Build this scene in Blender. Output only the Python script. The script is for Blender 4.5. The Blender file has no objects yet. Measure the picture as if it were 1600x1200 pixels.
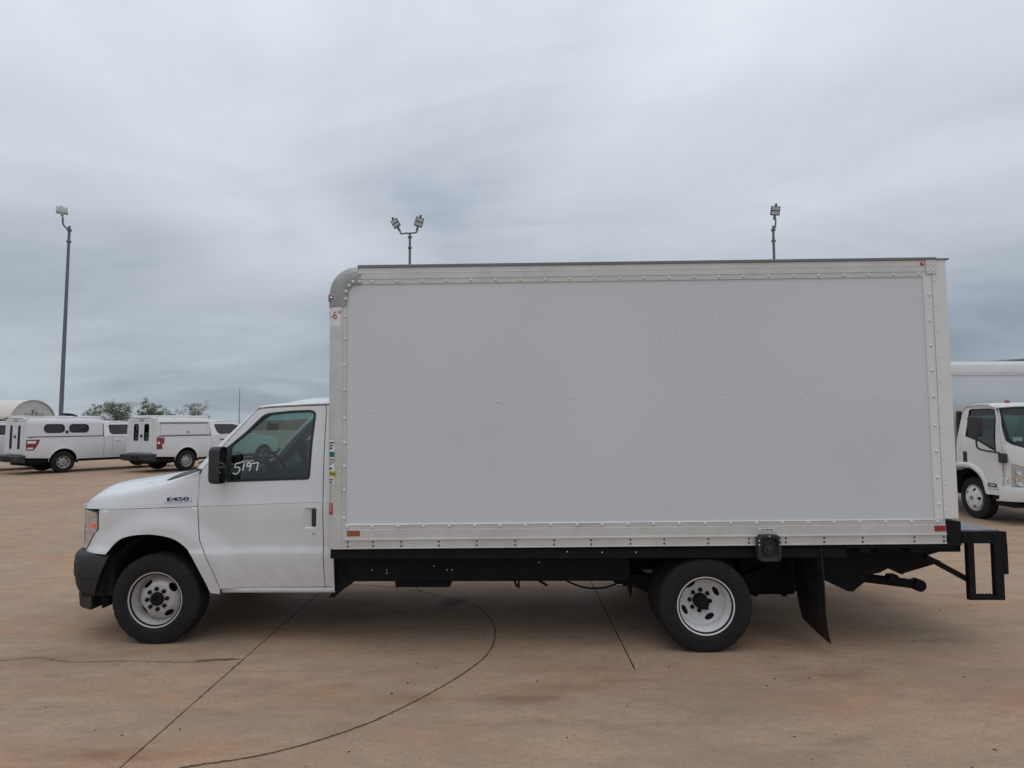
import bpy, bmesh, math, random
import numpy as np
from mathutils import Vector, Matrix
from mathutils.geometry import delaunay_2d_cdt
random.seed(7)
R = math.radians
scene = bpy.context.scene
COL = scene.collection

# ------------------------------------------------------------------ camera
PITCH, ROLL, EYE = math.atan(60 / 1000.0), R(0.265), 1.83
fw = Vector((0, math.cos(PITCH), math.sin(PITCH)))
up0 = Vector((0, -math.sin(PITCH), math.cos(PITCH)))
r0 = Vector((1, 0, 0))
rt = r0 * math.cos(ROLL) - up0 * math.sin(ROLL)
upv = up0 * math.cos(ROLL) + r0 * math.sin(ROLL)
cam = bpy.data.cameras.new('camera')
cam.sensor_width = 36
cam.lens = 36 * 1000 / 1600
cam.clip_end = 5000
cam.clip_start = 0.05
camo = bpy.data.objects.new('camera', cam)
COL.objects.link(camo)
camo.matrix_world = Matrix(((rt.x, upv.x, -fw.x, 0), (rt.y, upv.y, -fw.y, 0), (rt.z, upv.z, -fw.z, EYE), (0, 0, 0, 1)))
scene.camera = camo

# ------------------------------------------------------------------ world: overcast sky
SUN_EL, SUN_AZ = R(74), R(190)      # high behind the cloud
w = bpy.data.worlds.new('World')
scene.world = w
w.use_nodes = True
nt = w.node_tree
nt.nodes.clear()
def wn(t, **k):
    n = nt.nodes.new(t)
    for a, b in k.items(): setattr(n, a, b)
    return n
def wl(a, b): nt.links.new(a, b)
def wmath(op, a, b=None, clamp=False):
    n = wn('ShaderNodeMath', operation=op, use_clamp=clamp)
    for i, v in enumerate((a, b)):
        if v is None: continue
        if isinstance(v, (int, float)): n.inputs[i].default_value = v
        else: wl(v, n.inputs[i])
    return n.outputs[0]
sky = wn('ShaderNodeTexSky', sky_type='NISHITA')
sky.sun_disc = False
sky.sun_elevation = SUN_EL
sky.sun_rotation = SUN_AZ
bg_sky = wn('ShaderNodeBackground'); bg_sky.inputs[1].default_value = 0.1
wl(sky.outputs[0], bg_sky.inputs[0])
tc = wn('ShaderNodeTexCoord')
sep = wn('ShaderNodeSeparateXYZ'); wl(tc.outputs['Generated'], sep.inputs[0])
el = wmath('MAXIMUM', sep.outputs[2], 0.0)
den = wmath('ADD', el, 0.20)
cmb = wn('ShaderNodeCombineXYZ')
wl(wmath('DIVIDE', sep.outputs[0], den), cmb.inputs[0])
wl(wmath('DIVIDE', sep.outputs[1], den), cmb.inputs[1])
def wnoise(scale, detail, rough, off, stretch=(1, 1, 1), dist=0.0):
    mp = wn('ShaderNodeMapping'); mp.inputs['Location'].default_value = off; mp.inputs['Scale'].default_value = stretch
    wl(cmb.outputs[0], mp.inputs[0])
    n = wn('ShaderNodeTexNoise'); n.inputs['Scale'].default_value = scale; n.inputs['Detail'].default_value = detail
    n.inputs['Roughness'].default_value = rough; n.inputs['Distortion'].default_value = dist
    wl(mp.outputs[0], n.inputs[0]); return n.outputs[0]
n1 = wnoise(0.50, 5, 0.52, (12.3, 8.2, 0), dist=0.7)
n2 = wnoise(1.5, 7, 0.6, (8.1, 4.2, 0), (0.7, 1.2, 1), 0.6)
n3 = wnoise(0.28, 3, 0.5, (20.2, 7.4, 0))
mixn = wmath('ADD', wmath('MULTIPLY', n1, 0.55), wmath('ADD', wmath('MULTIPLY', n2, 0.25), wmath('MULTIPLY', n3, 0.20)))
ramp = wn('ShaderNodeValToRGB'); wl(mixn, ramp.inputs[0])
ramp.color_ramp.interpolation = 'B_SPLINE'
e = ramp.color_ramp.elements
e[0].position = 0.36; e[0].color = (0.325, 0.380, 0.45, 1)
e[1].position = 0.64; e[1].color = (0.70, 0.755, 0.815, 1)
x = e.new(0.44); x.color = (0.452, 0.506, 0.573, 1)
x = e.new(0.50); x.color = (0.55, 0.593, 0.663, 1)
x = e.new(0.57); x.color = (0.625, 0.662, 0.73, 1)
# an overcast deck is brightest overhead and dims and blues towards the horizon
grad = wn('ShaderNodeValToRGB'); wl(el, grad.inputs[0]); grad.color_ramp.interpolation = 'B_SPLINE'
ge = grad.color_ramp.elements
ge[0].position = 0.0; ge[0].color = (0.72/1.6, 0.76/1.6, 0.77/1.6, 1)
ge[1].position = 1.0; ge[1].color = (1.58/1.6, 1.55/1.6, 1.52/1.6, 1)
for p_, c_ in ((0.05, (0.70, 0.745, 0.755)), (0.10, (0.68, 0.725, 0.74)), (0.18, (0.75, 0.78, 0.79)), (0.30, (0.98, 0.985, 0.985)), (0.44, (1.19, 1.18, 1.165)), (0.60, (1.31, 1.29, 1.27))):
    x = ge.new(p_); x.color = (*[q_/1.6 for q_ in c_], 1)
mul = wn('ShaderNodeVectorMath', operation='MULTIPLY'); wl(ramp.outputs[0], mul.inputs[0]); wl(grad.outputs[0], mul.inputs[1])
bg_cl = wn('ShaderNodeBackground'); wl(mul.outputs[0], bg_cl.inputs[0]); bg_cl.inputs[1].default_value = 1.6
mx = wn('ShaderNodeMixShader'); mx.inputs[0].default_value = 0.96
wl(bg_sky.outputs[0], mx.inputs[1]); wl(bg_cl.outputs[0], mx.inputs[2])
wo = wn('ShaderNodeOutputWorld'); wl(mx.outputs[0], wo.inputs[0])

sun = bpy.data.lights.new('sun', 'SUN')
sun.energy = 0.6; sun.angle = R(50); sun.color = (1.0, 0.97, 0.93)
suno = bpy.data.objects.new('sun', sun); COL.objects.link(suno)
sd = Vector((math.sin(SUN_AZ) * math.cos(SUN_EL), math.cos(SUN_AZ) * math.cos(SUN_EL), math.sin(SUN_EL)))
suno.rotation_euler = (-sd).to_track_quat('-Z', 'Y').to_euler()
suno.location = (0, 0, 30)

vs = scene.view_settings
vs.view_transform = 'Standard'; vs.look = 'None'; vs.exposure = 0.0; vs.gamma = 1.0
scene.render.engine = 'CYCLES'
scene.cycles.use_denoising = True
scene.cycles.max_bounces = 8
scene.cycles.transparent_max_bounces = 12

# ------------------------------------------------------------------ materials
MATS = {}
def mat(name, col, rough=0.5, metal=0.0, var=0.0, vscale=4.0, bump=0.0, bscale=60.0, coat=0.0, dirt=None, dscale=6.0, damt=0.0, emit=0.0, spec=0.5, dz=None):
    """principled material with optional noise variation, patchy dirt and fine relief"""
    if name in MATS: return MATS[name]
    m = bpy.data.materials.new(name); m.use_nodes = True
    t = m.node_tree; p = t.nodes['Principled BSDF']
    p.inputs['Base Color'].default_value = (*col, 1); p.inputs['Roughness'].default_value = rough
    p.inputs['Metallic'].default_value = metal; p.inputs['Specular IOR Level'].default_value = spec
    p.inputs['Coat Weight'].default_value = coat; p.inputs['Coat Roughness'].default_value = 0.08
    if emit: p.inputs['Emission Color'].default_value = (*col, 1); p.inputs['Emission Strength'].default_value = emit
    cur = None
    tcn = t.nodes.new('ShaderNodeTexCoord')
    def noise(sc, det=5, ro=0.6):
        n = t.nodes.new('ShaderNodeTexNoise'); n.inputs['Scale'].default_value = sc; n.inputs['Detail'].default_value = det
        n.inputs['Roughness'].default_value = ro; t.links.new(tcn.outputs['Object'], n.inputs[0]); return n
    if var:
        n = noise(vscale)
        r = t.nodes.new('ShaderNodeValToRGB'); t.links.new(n.outputs[0], r.inputs[0])
        r.color_ramp.elements[0].position = 0.3; r.color_ramp.elements[1].position = 0.7
        r.color_ramp.elements[0].color = (*[c * (1 - var) for c in col], 1)
        r.color_ramp.elements[1].color = (*[min(1, c * (1 + var)) for c in col], 1)
        cur = r.outputs[0]
        rr = t.nodes.new('ShaderNodeMapRange'); t.links.new(n.outputs[0], rr.inputs[0])
        rr.inputs[1].default_value = .3; rr.inputs[2].default_value = .7
        rr.inputs[3].default_value = max(0.02, rough * 0.8); rr.inputs[4].default_value = min(1, rough * 1.25)
        t.links.new(rr.outputs[0], p.inputs['Roughness'])
    if dirt:
        n = noise(dscale, 7, 0.7)
        mr = t.nodes.new('ShaderNodeMapRange'); t.links.new(n.outputs[0], mr.inputs[0])
        mr.inputs[1].default_value = 0.45; mr.inputs[2].default_value = 0.75; mr.inputs[3].default_value = 0; mr.inputs[4].default_value = damt
        fac = mr.outputs[0]
        if dz:   # road grime thrown up by the wheels
            sp = t.nodes.new('ShaderNodeSeparateXYZ'); t.links.new(tcn.outputs['Object'], sp.inputs[0])
            zr = t.nodes.new('ShaderNodeMapRange'); t.links.new(sp.outputs[2], zr.inputs[0])
            zr.inputs[1].default_value = dz[0]; zr.inputs[2].default_value = dz[1]; zr.inputs[3].default_value = dz[2]; zr.inputs[4].default_value = 0.06
            mm = t.nodes.new('ShaderNodeMath'); mm.operation = 'MULTIPLY'; mm.use_clamp = True
            t.links.new(fac, mm.inputs[0]); t.links.new(zr.outputs[0], mm.inputs[1]); fac = mm.outputs[0]
        mixc = t.nodes.new('ShaderNodeMix'); mixc.data_type = 'RGBA'
        t.links.new(fac, mixc.inputs[0])
        if cur: t.links.new(cur, mixc.inputs[6])
        else: mixc.inputs[6].default_value = (*col, 1)
        mixc.inputs[7].default_value = (*dirt, 1); cur = mixc.outputs[2]
    if cur: t.links.new(cur, p.inputs['Base Color'])
    if bump:
        n = noise(bscale, 4)
        b = t.nodes.new('ShaderNodeBump'); b.inputs['Strength'].default_value = bump; b.inputs['Distance'].default_value = 0.01
        t.links.new(n.outputs[0], b.inputs['Height']); t.links.new(b.outputs[0], p.inputs['Normal'])
    MATS[name] = m
    return m

def glass(name, tint, gloss=0.9, ior=1.5, rough=0.0):
    if name in MATS: return MATS[name]
    m = bpy.data.materials.new(name); m.use_nodes = True; t = m.node_tree
    t.nodes.clear()
    o = t.nodes.new('ShaderNodeOutputMaterial'); mixs = t.nodes.new('ShaderNodeMixShader')
    tr = t.nodes.new('ShaderNodeBsdfTransparent'); tr.inputs[0].default_value = (*tint, 1)
    gl = t.nodes.new('ShaderNodeBsdfGlossy'); gl.inputs['Roughness'].default_value = rough; gl.inputs[0].default_value = (gloss, gloss, gloss, 1)
    lw = t.nodes.new('ShaderNodeLayerWeight'); lw.inputs[0].default_value = 0.5
    pw = t.nodes.new('ShaderNodeMath'); pw.operation = 'POWER'; pw.inputs[1].default_value = 4.5; t.links.new(lw.outputs['Facing'], pw.inputs[0])
    fr = t.nodes.new('ShaderNodeMapRange'); fr.inputs[3].default_value = 0.07; t.links.new(pw.outputs[0], fr.inputs[0])
    t.links.new(fr.outputs[0], mixs.inputs[0]); t.links.new(tr.outputs[0], mixs.inputs[1]); t.links.new(gl.outputs[0], mixs.inputs[2])
    t.links.new(mixs.outputs[0], o.inputs[0]); MATS[name] = m
    return m

DUST = (0.30, 0.21, 0.14)
M = dict(
 paint=mat('cab_white_paint', (0.69, 0.705, 0.71), 0.26, var=0.03, vscale=2.0, coat=0.9, dirt=DUST, dscale=9, damt=0.30, dz=(0.35, 1.0, 1.0)),
 boxw=mat('box_white_panel', (0.645, 0.682, 0.698), 0.30, var=0.045, vscale=0.8, dirt=(0.47, 0.46, 0.43), dscale=1.6, damt=0.12, bump=0.03, bscale=1.8),
 alum=mat('weathered_aluminium', (0.655, 0.66, 0.640), 0.42, 0.40, var=0.06, vscale=3.0, dirt=(0.36, 0.30, 0.24), dscale=7, damt=0.25),
 alumd=mat('dull_aluminium_roof_edge', (0.23, 0.23, 0.235), 0.55, 0.4, var=0.1),
 cast=mat('cast_aluminium', (0.36, 0.36, 0.35), 0.5, 0.5, var=0.16, vscale=9, bump=0.12, bscale=90),
 postw=mat('white_post', (0.74, 0.74, 0.73), 0.4, var=0.03, vscale=3),
 rivet=mat('painted_rivet', (0.70, 0.71, 0.71), 0.4),
 bolt=mat('dark_bolt', (0.10, 0.09, 0.085), 0.5, 0.6),
 steel=mat('black_steel', (0.008, 0.008, 0.009), 0.65, 0.0, var=0.3, vscale=6, dirt=DUST, dscale=10, damt=0.02, spec=0.2),
 plastic=mat('black_plastic', (0.028, 0.029, 0.031), 0.55, var=0.2, vscale=8, bump=0.12, bscale=180),
 bumper=mat('bumper_plastic', (0.024, 0.024, 0.025), 0.6, var=0.15, vscale=5, bump=0.15, bscale=260, dirt=DUST, dscale=8, damt=0.06),
 rubber=mat('tyre_rubber', (0.017, 0.017, 0.018), 0.8, var=0.15, vscale=10, dirt=DUST, dscale=14, damt=0.04, spec=0.25),
 flap=mat('mud_flap_rubber', (0.018, 0.018, 0.019), 0.7, var=0.3, vscale=6, dirt=DUST, damt=0.08, spec=0.3),
 rimf=mat('silver_wheel_paint', (0.52, 0.51, 0.50), 0.42, 0.25, var=0.08, vscale=8, dirt=(0.28, 0.22, 0.17), dscale=12, damt=0.5),
 rimr=mat('white_wheel_paint', (0.72, 0.73, 0.72), 0.4, 0.0, var=0.05, vscale=8, dirt=(0.4, 0.33, 0.26), dscale=12, damt=0.35),
 hub=mat('black_hub', (0.008, 0.008, 0.008), 0.7, spec=0.2),
 mirror=mat('dark_mirror_glass', (0.10, 0.11, 0.12), 0.05, 1.0),
 chrome=mat('chrome', (0.75, 0.76, 0.78), 0.12, 1.0),
 lens=mat('headlamp_lens', (0.50, 0.51, 0.52), 0.12, 0.3, var=0.2, vscale=16, coat=1.0),
 amber=mat('amber_lens', (0.62, 0.10, 0.015), 0.2, coat=0.8, emit=0.32),
 amberd=mat('amber_reflector', (0.33, 0.10, 0.035), 0.3, var=0.15, vscale=60),
 red=mat('red_lens', (0.30, 0.012, 0.015), 0.25, coat=0.8),
 led=mat('lit_red_marker', (1.0, 0.08, 0.10), 0.3, emit=1.0),
 ledw=mat('lit_marker', (1.0, 0.65, 0.6), 0.3, emit=1.2),
 seal=mat('window_rubber', (0.012, 0.012, 0.013), 0.5),
 gap=mat('panel_gap_shadow', (0.01, 0.01, 0.01), 0.9),
 cloth=mat('grey_seat_cloth', (0.10, 0.105, 0.11), 0.9, var=0.2, bump=0.2, bscale=120),
 trim=mat('grey_interior_trim', (0.13, 0.135, 0.14), 0.75, var=0.08),
 dash=mat('dark_dash', (0.035, 0.037, 0.04), 0.7),
 glass=glass('side_glass', (0.42, 0.58, 0.55)),
 wglass=glass('windscreen_glass', (0.55, 0.74, 0.70)),
 dglass=glass('dark_tinted_glass', (0.07, 0.09, 0.09)),
 chalk=mat('white_marker', (0.85, 0.85, 0.85), 0.9),
 white=mat('white_label', (0.78, 0.77, 0.76), 0.6),
 pale=mat('faded_label', (0.52, 0.50, 0.50), 0.6),
 ink=mat('black_ink', (0.06, 0.06, 0.06), 0.7),
 green=mat('green_label', (0.0, 0.17, 0.11), 0.6),
 yellow=mat('yellow_label', (0.60, 0.52, 0.03), 0.6),
 redink=mat('red_label', (0.45, 0.02, 0.05), 0.6),
 badge=mat('badge_black', (0.02, 0.02, 0.022), 0.3),
)

# ------------------------------------------------------------------ mesh helpers
REF = Vector((0.6, 0, 1.0))     # a point inside the thing being built: skins thicken towards it
def thicken(bm, th):
    if sum((f.calc_center_median() - REF).dot(f.normal)*f.calc_area() for f in bm.faces) < 0:
        bmesh.ops.reverse_faces(bm, faces=bm.faces)
    bm.normal_update()
    border = [e for e in bm.edges if e.is_boundary]; pairs = [(e.verts[0], e.verts[1], e.link_loops[0].vert is e.verts[0]) for e in border]
    faces = list(bm.faces); vm = {v: bm.verts.new(v.co - v.normal*th) for v in list(bm.verts)}
    for f in faces: bm.faces.new([vm[v] for v in reversed(f.verts)])
    for a_, b_, fwd in pairs:
        if not fwd: a_, b_ = b_, a_
        try: bm.faces.new([b_, a_, vm[a_], vm[b_]])
        except ValueError: pass
    bm.normal_update()
class G:
    """collects geometry for one mesh"""
    def __init__(self): self.v = []; self.f = []
    def add(self, vs, fs):
        o = len(self.v); self.v += [tuple(p) for p in vs]; self.f += [tuple(i + o for i in q) for q in fs]; return self
    def box(self, a, b):
        (x0, y0, z0), (x1, y1, z1) = a, b
        return self.add([(x0,y0,z0),(x1,y0,z0),(x1,y1,z0),(x0,y1,z0),(x0,y0,z1),(x1,y0,z1),(x1,y1,z1),(x0,y1,z1)],
            [(0,3,2,1),(4,5,6,7),(0,1,5,4),(1,2,6,5),(2,3,7,6),(3,0,4,7)])
    def grid(self, rows, closed=False, flip=False):
        n, m = len(rows), len(rows[0]); fs = []
        for i in range(n - 1):
            for j in range(m if closed else m - 1):
                k = (j + 1) % m
                q = (i*m + j, i*m + k, (i+1)*m + k, (i+1)*m + j)
                fs.append(q[::-1] if flip else q)
        return self.add([p for r in rows for p in r], fs)
    def frame(self, d):
        d = Vector(d).normalized(); a = Vector((0, 0, 1)) if abs(d.z) < 0.9 else Vector((1, 0, 0))
        u = d.cross(a).normalized(); return u, d.cross(u).normalized()
    def tube(self, pts, r, n=10, caps=True, sq=False):
        pts = [Vector(p) for p in pts]; rs = r if isinstance(r, (list, tuple)) else [r] * len(pts); rows = []
        for i, p in enumerate(pts):
            d = pts[min(i + 1, len(pts) - 1)] - pts[max(i - 1, 0)]
            u, v = self.frame(d)
            if i and True:   # keep frames aligned
                u = (pu - d.normalized() * pu.dot(d.normalized())).normalized(); v = d.normalized().cross(u)
            pu = u
            rows.append([p + (u * math.cos(2*math.pi*k/n + (math.pi/4 if sq else 0)) + v * math.sin(2*math.pi*k/n + (math.pi/4 if sq else 0))) * rs[i] for k in range(n)])
        o = len(self.v); self.grid(rows, True)
        if caps:
            self.f.append(tuple(o + k for k in range(n))[::-1]); self.f.append(tuple(o + (len(pts)-1)*n + k for k in range(n)))
        return self
    def lathe(self, prof, c=(0,0,0), axis='y', n=48, fn=None):
        """prof: (radius, axial) pairs"""
        rows = []
        for i, (r, a) in enumerate(prof):
            row = []
            for k in range(n):
                rr = r + (fn(i, k) if fn else 0); t = 2*math.pi*k/n; x, z = rr*math.cos(t), rr*math.sin(t)
                if axis == 'y': row.append((c[0]+x, c[1]+a, c[2]+z))
                elif axis == 'x': row.append((c[0]+a, c[1]+x, c[2]+z))
                else: row.append((c[0]+x, c[1]+z, c[2]+a))
            rows.append(row)
        return self.grid(rows, True)
    def prism(self, poly, f0, f1):
        """poly of 2d points; f0/f1 map a 2d point to the two end faces"""
        n = len(poly); vs = [f0(*p) for p in poly] + [f1(*p) for p in poly]
        fs = [tuple(range(n)), tuple(range(n, 2*n))[::-1]] + [(i, i + n, (i+1) % n + n, (i+1) % n) for i in range(n)]
        return self.add(vs, fs)
    def build(self, name, m, parent=None, smooth=35, bevel=0, solid=0, loc=None, recalc=True, segs=2):
        me = bpy.data.meshes.new(name); me.from_pydata(self.v, [], self.f)
        if recalc:
            bm = bmesh.new(); bm.from_mesh(me); bmesh.ops.remove_doubles(bm, verts=bm.verts, dist=1e-5)
            bmesh.ops.recalc_face_normals(bm, faces=bm.faces)
            if solid: thicken(bm, solid)
            bm.to_mesh(me); bm.free()
        me.materials.append(m)
        return link(name, me, parent, smooth, bevel, 0, loc, segs)
def link(name, me, parent=None, smooth=35, bevel=0, solid=0, loc=None, segs=2):
    o = bpy.data.objects.new(name, me); COL.objects.link(o)
    if smooth:
        for p in me.polygons: p.use_smooth = True
        me.set_sharp_from_angle(angle=R(smooth))
    if solid:
        s = o.modifiers.new('solid', 'SOLIDIFY'); s.thickness = abs(solid); s.offset = -1 if solid > 0 else 1
    if bevel:
        b = o.modifiers.new('bevel', 'BEVEL'); b.width = bevel; b.segments = segs; b.limit_method = 'ANGLE'; b.angle_limit = R(40)
        b.harden_normals = False
    if parent: o.parent = parent
    if loc: o.location = loc
    return o
def copy_of(o, parent, loc=None, rot=None):
    c = bpy.data.objects.new(o.name.split('.')[0], o.data) if False else o.copy()
    COL.objects.link(c); c.parent = parent
    if loc is not None: c.location = loc
    if rot is not None: c.rotation_euler = rot
    return c
def thing(name, label, cat, loc=(0,0,0), rz=0.0, group=None):
    o = bpy.data.objects.new(name, None); COL.objects.link(o); o.location = loc; o.rotation_euler = (0, 0, rz)
    o.empty_display_size = 0.2
    o['label'] = label; o['category'] = cat
    if group: o['group'] = group
    return o
def tag(o, label, cat, group=None):
    o['label'] = label; o['category'] = cat
    if group: o['group'] = group
    return o
def structure(o): o['kind'] = 'structure'; return o
def stuff(o): o['kind'] = 'stuff'; return o

def pchip(xs, ys):
    xs = np.array(xs, float); ys = np.array(ys, float); h = np.diff(xs); d = np.diff(ys) / h
    m = np.zeros(len(xs)); m[0] = d[0]; m[-1] = d[-1]
    for i in range(1, len(xs) - 1):
        m[i] = 0 if d[i-1]*d[i] <= 0 else 2*d[i-1]*d[i]/(d[i-1]+d[i])
    def f(x):
        x = min(max(x, xs[0]), xs[-1]); i = int(min(np.searchsorted(xs, x, 'right') - 1, len(h) - 1)); t = (x - xs[i]) / h[i]
        return float((2*t**3-3*t*t+1)*ys[i] + (t**3-2*t*t+t)*h[i]*m[i] + (-2*t**3+3*t*t)*ys[i+1] + (t**3-t*t)*h[i]*m[i+1])
    return f
def sstep(a, b, x):
    t = min(1, max(0, (x - a) / (b - a))); return t*t*(3 - 2*t)
def catmull(pts, n=5, closed=False):
    P = [Vector(p) for p in pts]; out = []; N = len(P)
    for i in range(N if closed else N - 1):
        g = (lambda k: P[k % N]) if closed else (lambda k: P[min(max(k, 0), N - 1)])
        a, b, c, d = g(i-1), g(i), g(i+1), g(i+2)
        for k in range(n):
            t = k / n
            out.append(0.5*((2*b) + (c - a)*t + (2*a - 5*b + 4*c - d)*t*t + (3*b - a - 3*c + d)*t**3))
    if not closed: out.append(P[-1])
    return out
def inpoly(p, poly):
    x, y = p; c = False; n = len(poly); j = n - 1
    for i in range(n):
        xi, yi = poly[i]; xj, yj = poly[j]
        if (yi > y) != (yj > y) and x < (xj - xi)*(y - yi)/(yj - yi) + xi: c = not c
        j = i
    return c
def resample(poly, step, closed=True):
    out = []; n = len(poly)
    for i in range(n if closed else n - 1):
        a, b = poly[i], poly[(i+1) % n]; L = math.hypot(b[0]-a[0], b[1]-a[1]); k = max(1, int(round(L/step)))
        for j in range(k): out.append((a[0]+(b[0]-a[0])*j/k, a[1]+(b[1]-a[1])*j/k))
    if not closed: out.append(tuple(poly[-1]))
    return out
def panel(g, outline, fn, holes=(), step=0.05, extra=(), flip=False):
    """triangulate a 2d outline finely and lay it on the surface fn(u, v)"""
    out = resample(outline, step); hs = [resample(h, step) for h in holes]
    pts = []; edges = []
    def loop(l, closed=True):
        o = len(pts); pts.extend(l); n = len(l)
        for i in range(n if closed else n - 1): edges.append((o+i, o+(i+1) % n))
    loop(out)
    for h in hs: loop(h)
    for x_ in extra:
        l = [p for p in resample(x_, step, False) if inpoly(p, out) and not any(inpoly(p, h) for h in hs)]
        if len(l) > 1: loop(l, False)
    B = np.array(pts)
    xs = [p[0] for p in out]; ys = [p[1] for p in out]; row = 0; yy = min(ys) + step*0.5
    while yy < max(ys):
        xx = min(xs) + step*(0.5 if row % 2 else 0.0)
        while xx < max(xs):
            if inpoly((xx, yy), out) and not any(inpoly((xx, yy), h) for h in hs):
                if np.min((B[:,0]-xx)**2 + (B[:,1]-yy)**2) > (0.55*step)**2: pts.append((xx, yy))
            xx += step
        yy += step*0.87; row += 1
    vv, ee, ff = delaunay_2d_cdt([Vector(p) for p in pts], edges, [], 0, 1e-6)[:3]
    keep = []
    for t_ in ff:
        c = (sum(vv[i].x for i in t_)/len(t_), sum(vv[i].y for i in t_)/len(t_))
        if inpoly(c, out) and not any(inpoly(c, h) for h in hs):
            keep.append(tuple(t_)[::-1] if flip else tuple(t_))
    used = sorted({i for t_ in keep for i in t_}); mp = {i: k for k, i in enumerate(used)}
    return g.add([fn(vv[i].x, vv[i].y) for i in used], [tuple(mp[i] for i in t_) for t_ in keep])
def inset(poly, d):
    """shrink a closed outline by d"""
    n = len(poly); A = sum(poly[i][0]*poly[(i+1) % n][1] - poly[(i+1) % n][0]*poly[i][1] for i in range(n)); s = 1 if A > 0 else -1
    out = []
    for i in range(n):
        p0, p1, p2 = Vector(poly[i-1]), Vector(poly[i]), Vector(poly[(i+1) % n])
        e1 = (p1-p0).normalized(); e2 = (p2-p1).normalized()
        n1 = Vector((-e1.y, e1.x))*s; n2 = Vector((-e2.y, e2.x))*s
        b = (n1+n2); b = b/max(0.3, b.dot(b)/2) if b.length > 1e-6 else n1
        out.append(tuple(p1 + b*d))
    return out
def rrect(x0, y0, x1, y1, r, n=5):
    pts = []
    for cx, cy, a0 in ((x1-r, y1-r, 0), (x0+r, y1-r, 90), (x0+r, y0+r, 180), (x1-r, y0+r, 270)):
        for k in range(n+1):
            a = R(a0 + 90*k/n); pts.append((cx + r*math.cos(a), cy + r*math.sin(a)))
    return pts
def text_mesh(body, size, depth=0.001, sx=1.0, shear=0.0, bold=0.0):
    cu = bpy.data.curves.new('lettering', 'FONT'); cu.body = body; cu.size = size; cu.extrude = depth; cu.offset = bold
    cu.align_x = 'CENTER'; cu.align_y = 'CENTER'; cu.shear = shear; cu.resolution_u = 3
    o = bpy.data.objects.new('lettering', cu); COL.objects.link(o)
    bpy.context.view_layer.update()
    me = bpy.data.meshes.new_from_object(o.evaluated_get(bpy.context.evaluated_depsgraph_get()))
    bpy.data.objects.remove(o); bpy.data.curves.remove(cu)
    me.transform(Matrix.Diagonal((sx, 1, 1, 1)))
    return me

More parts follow.
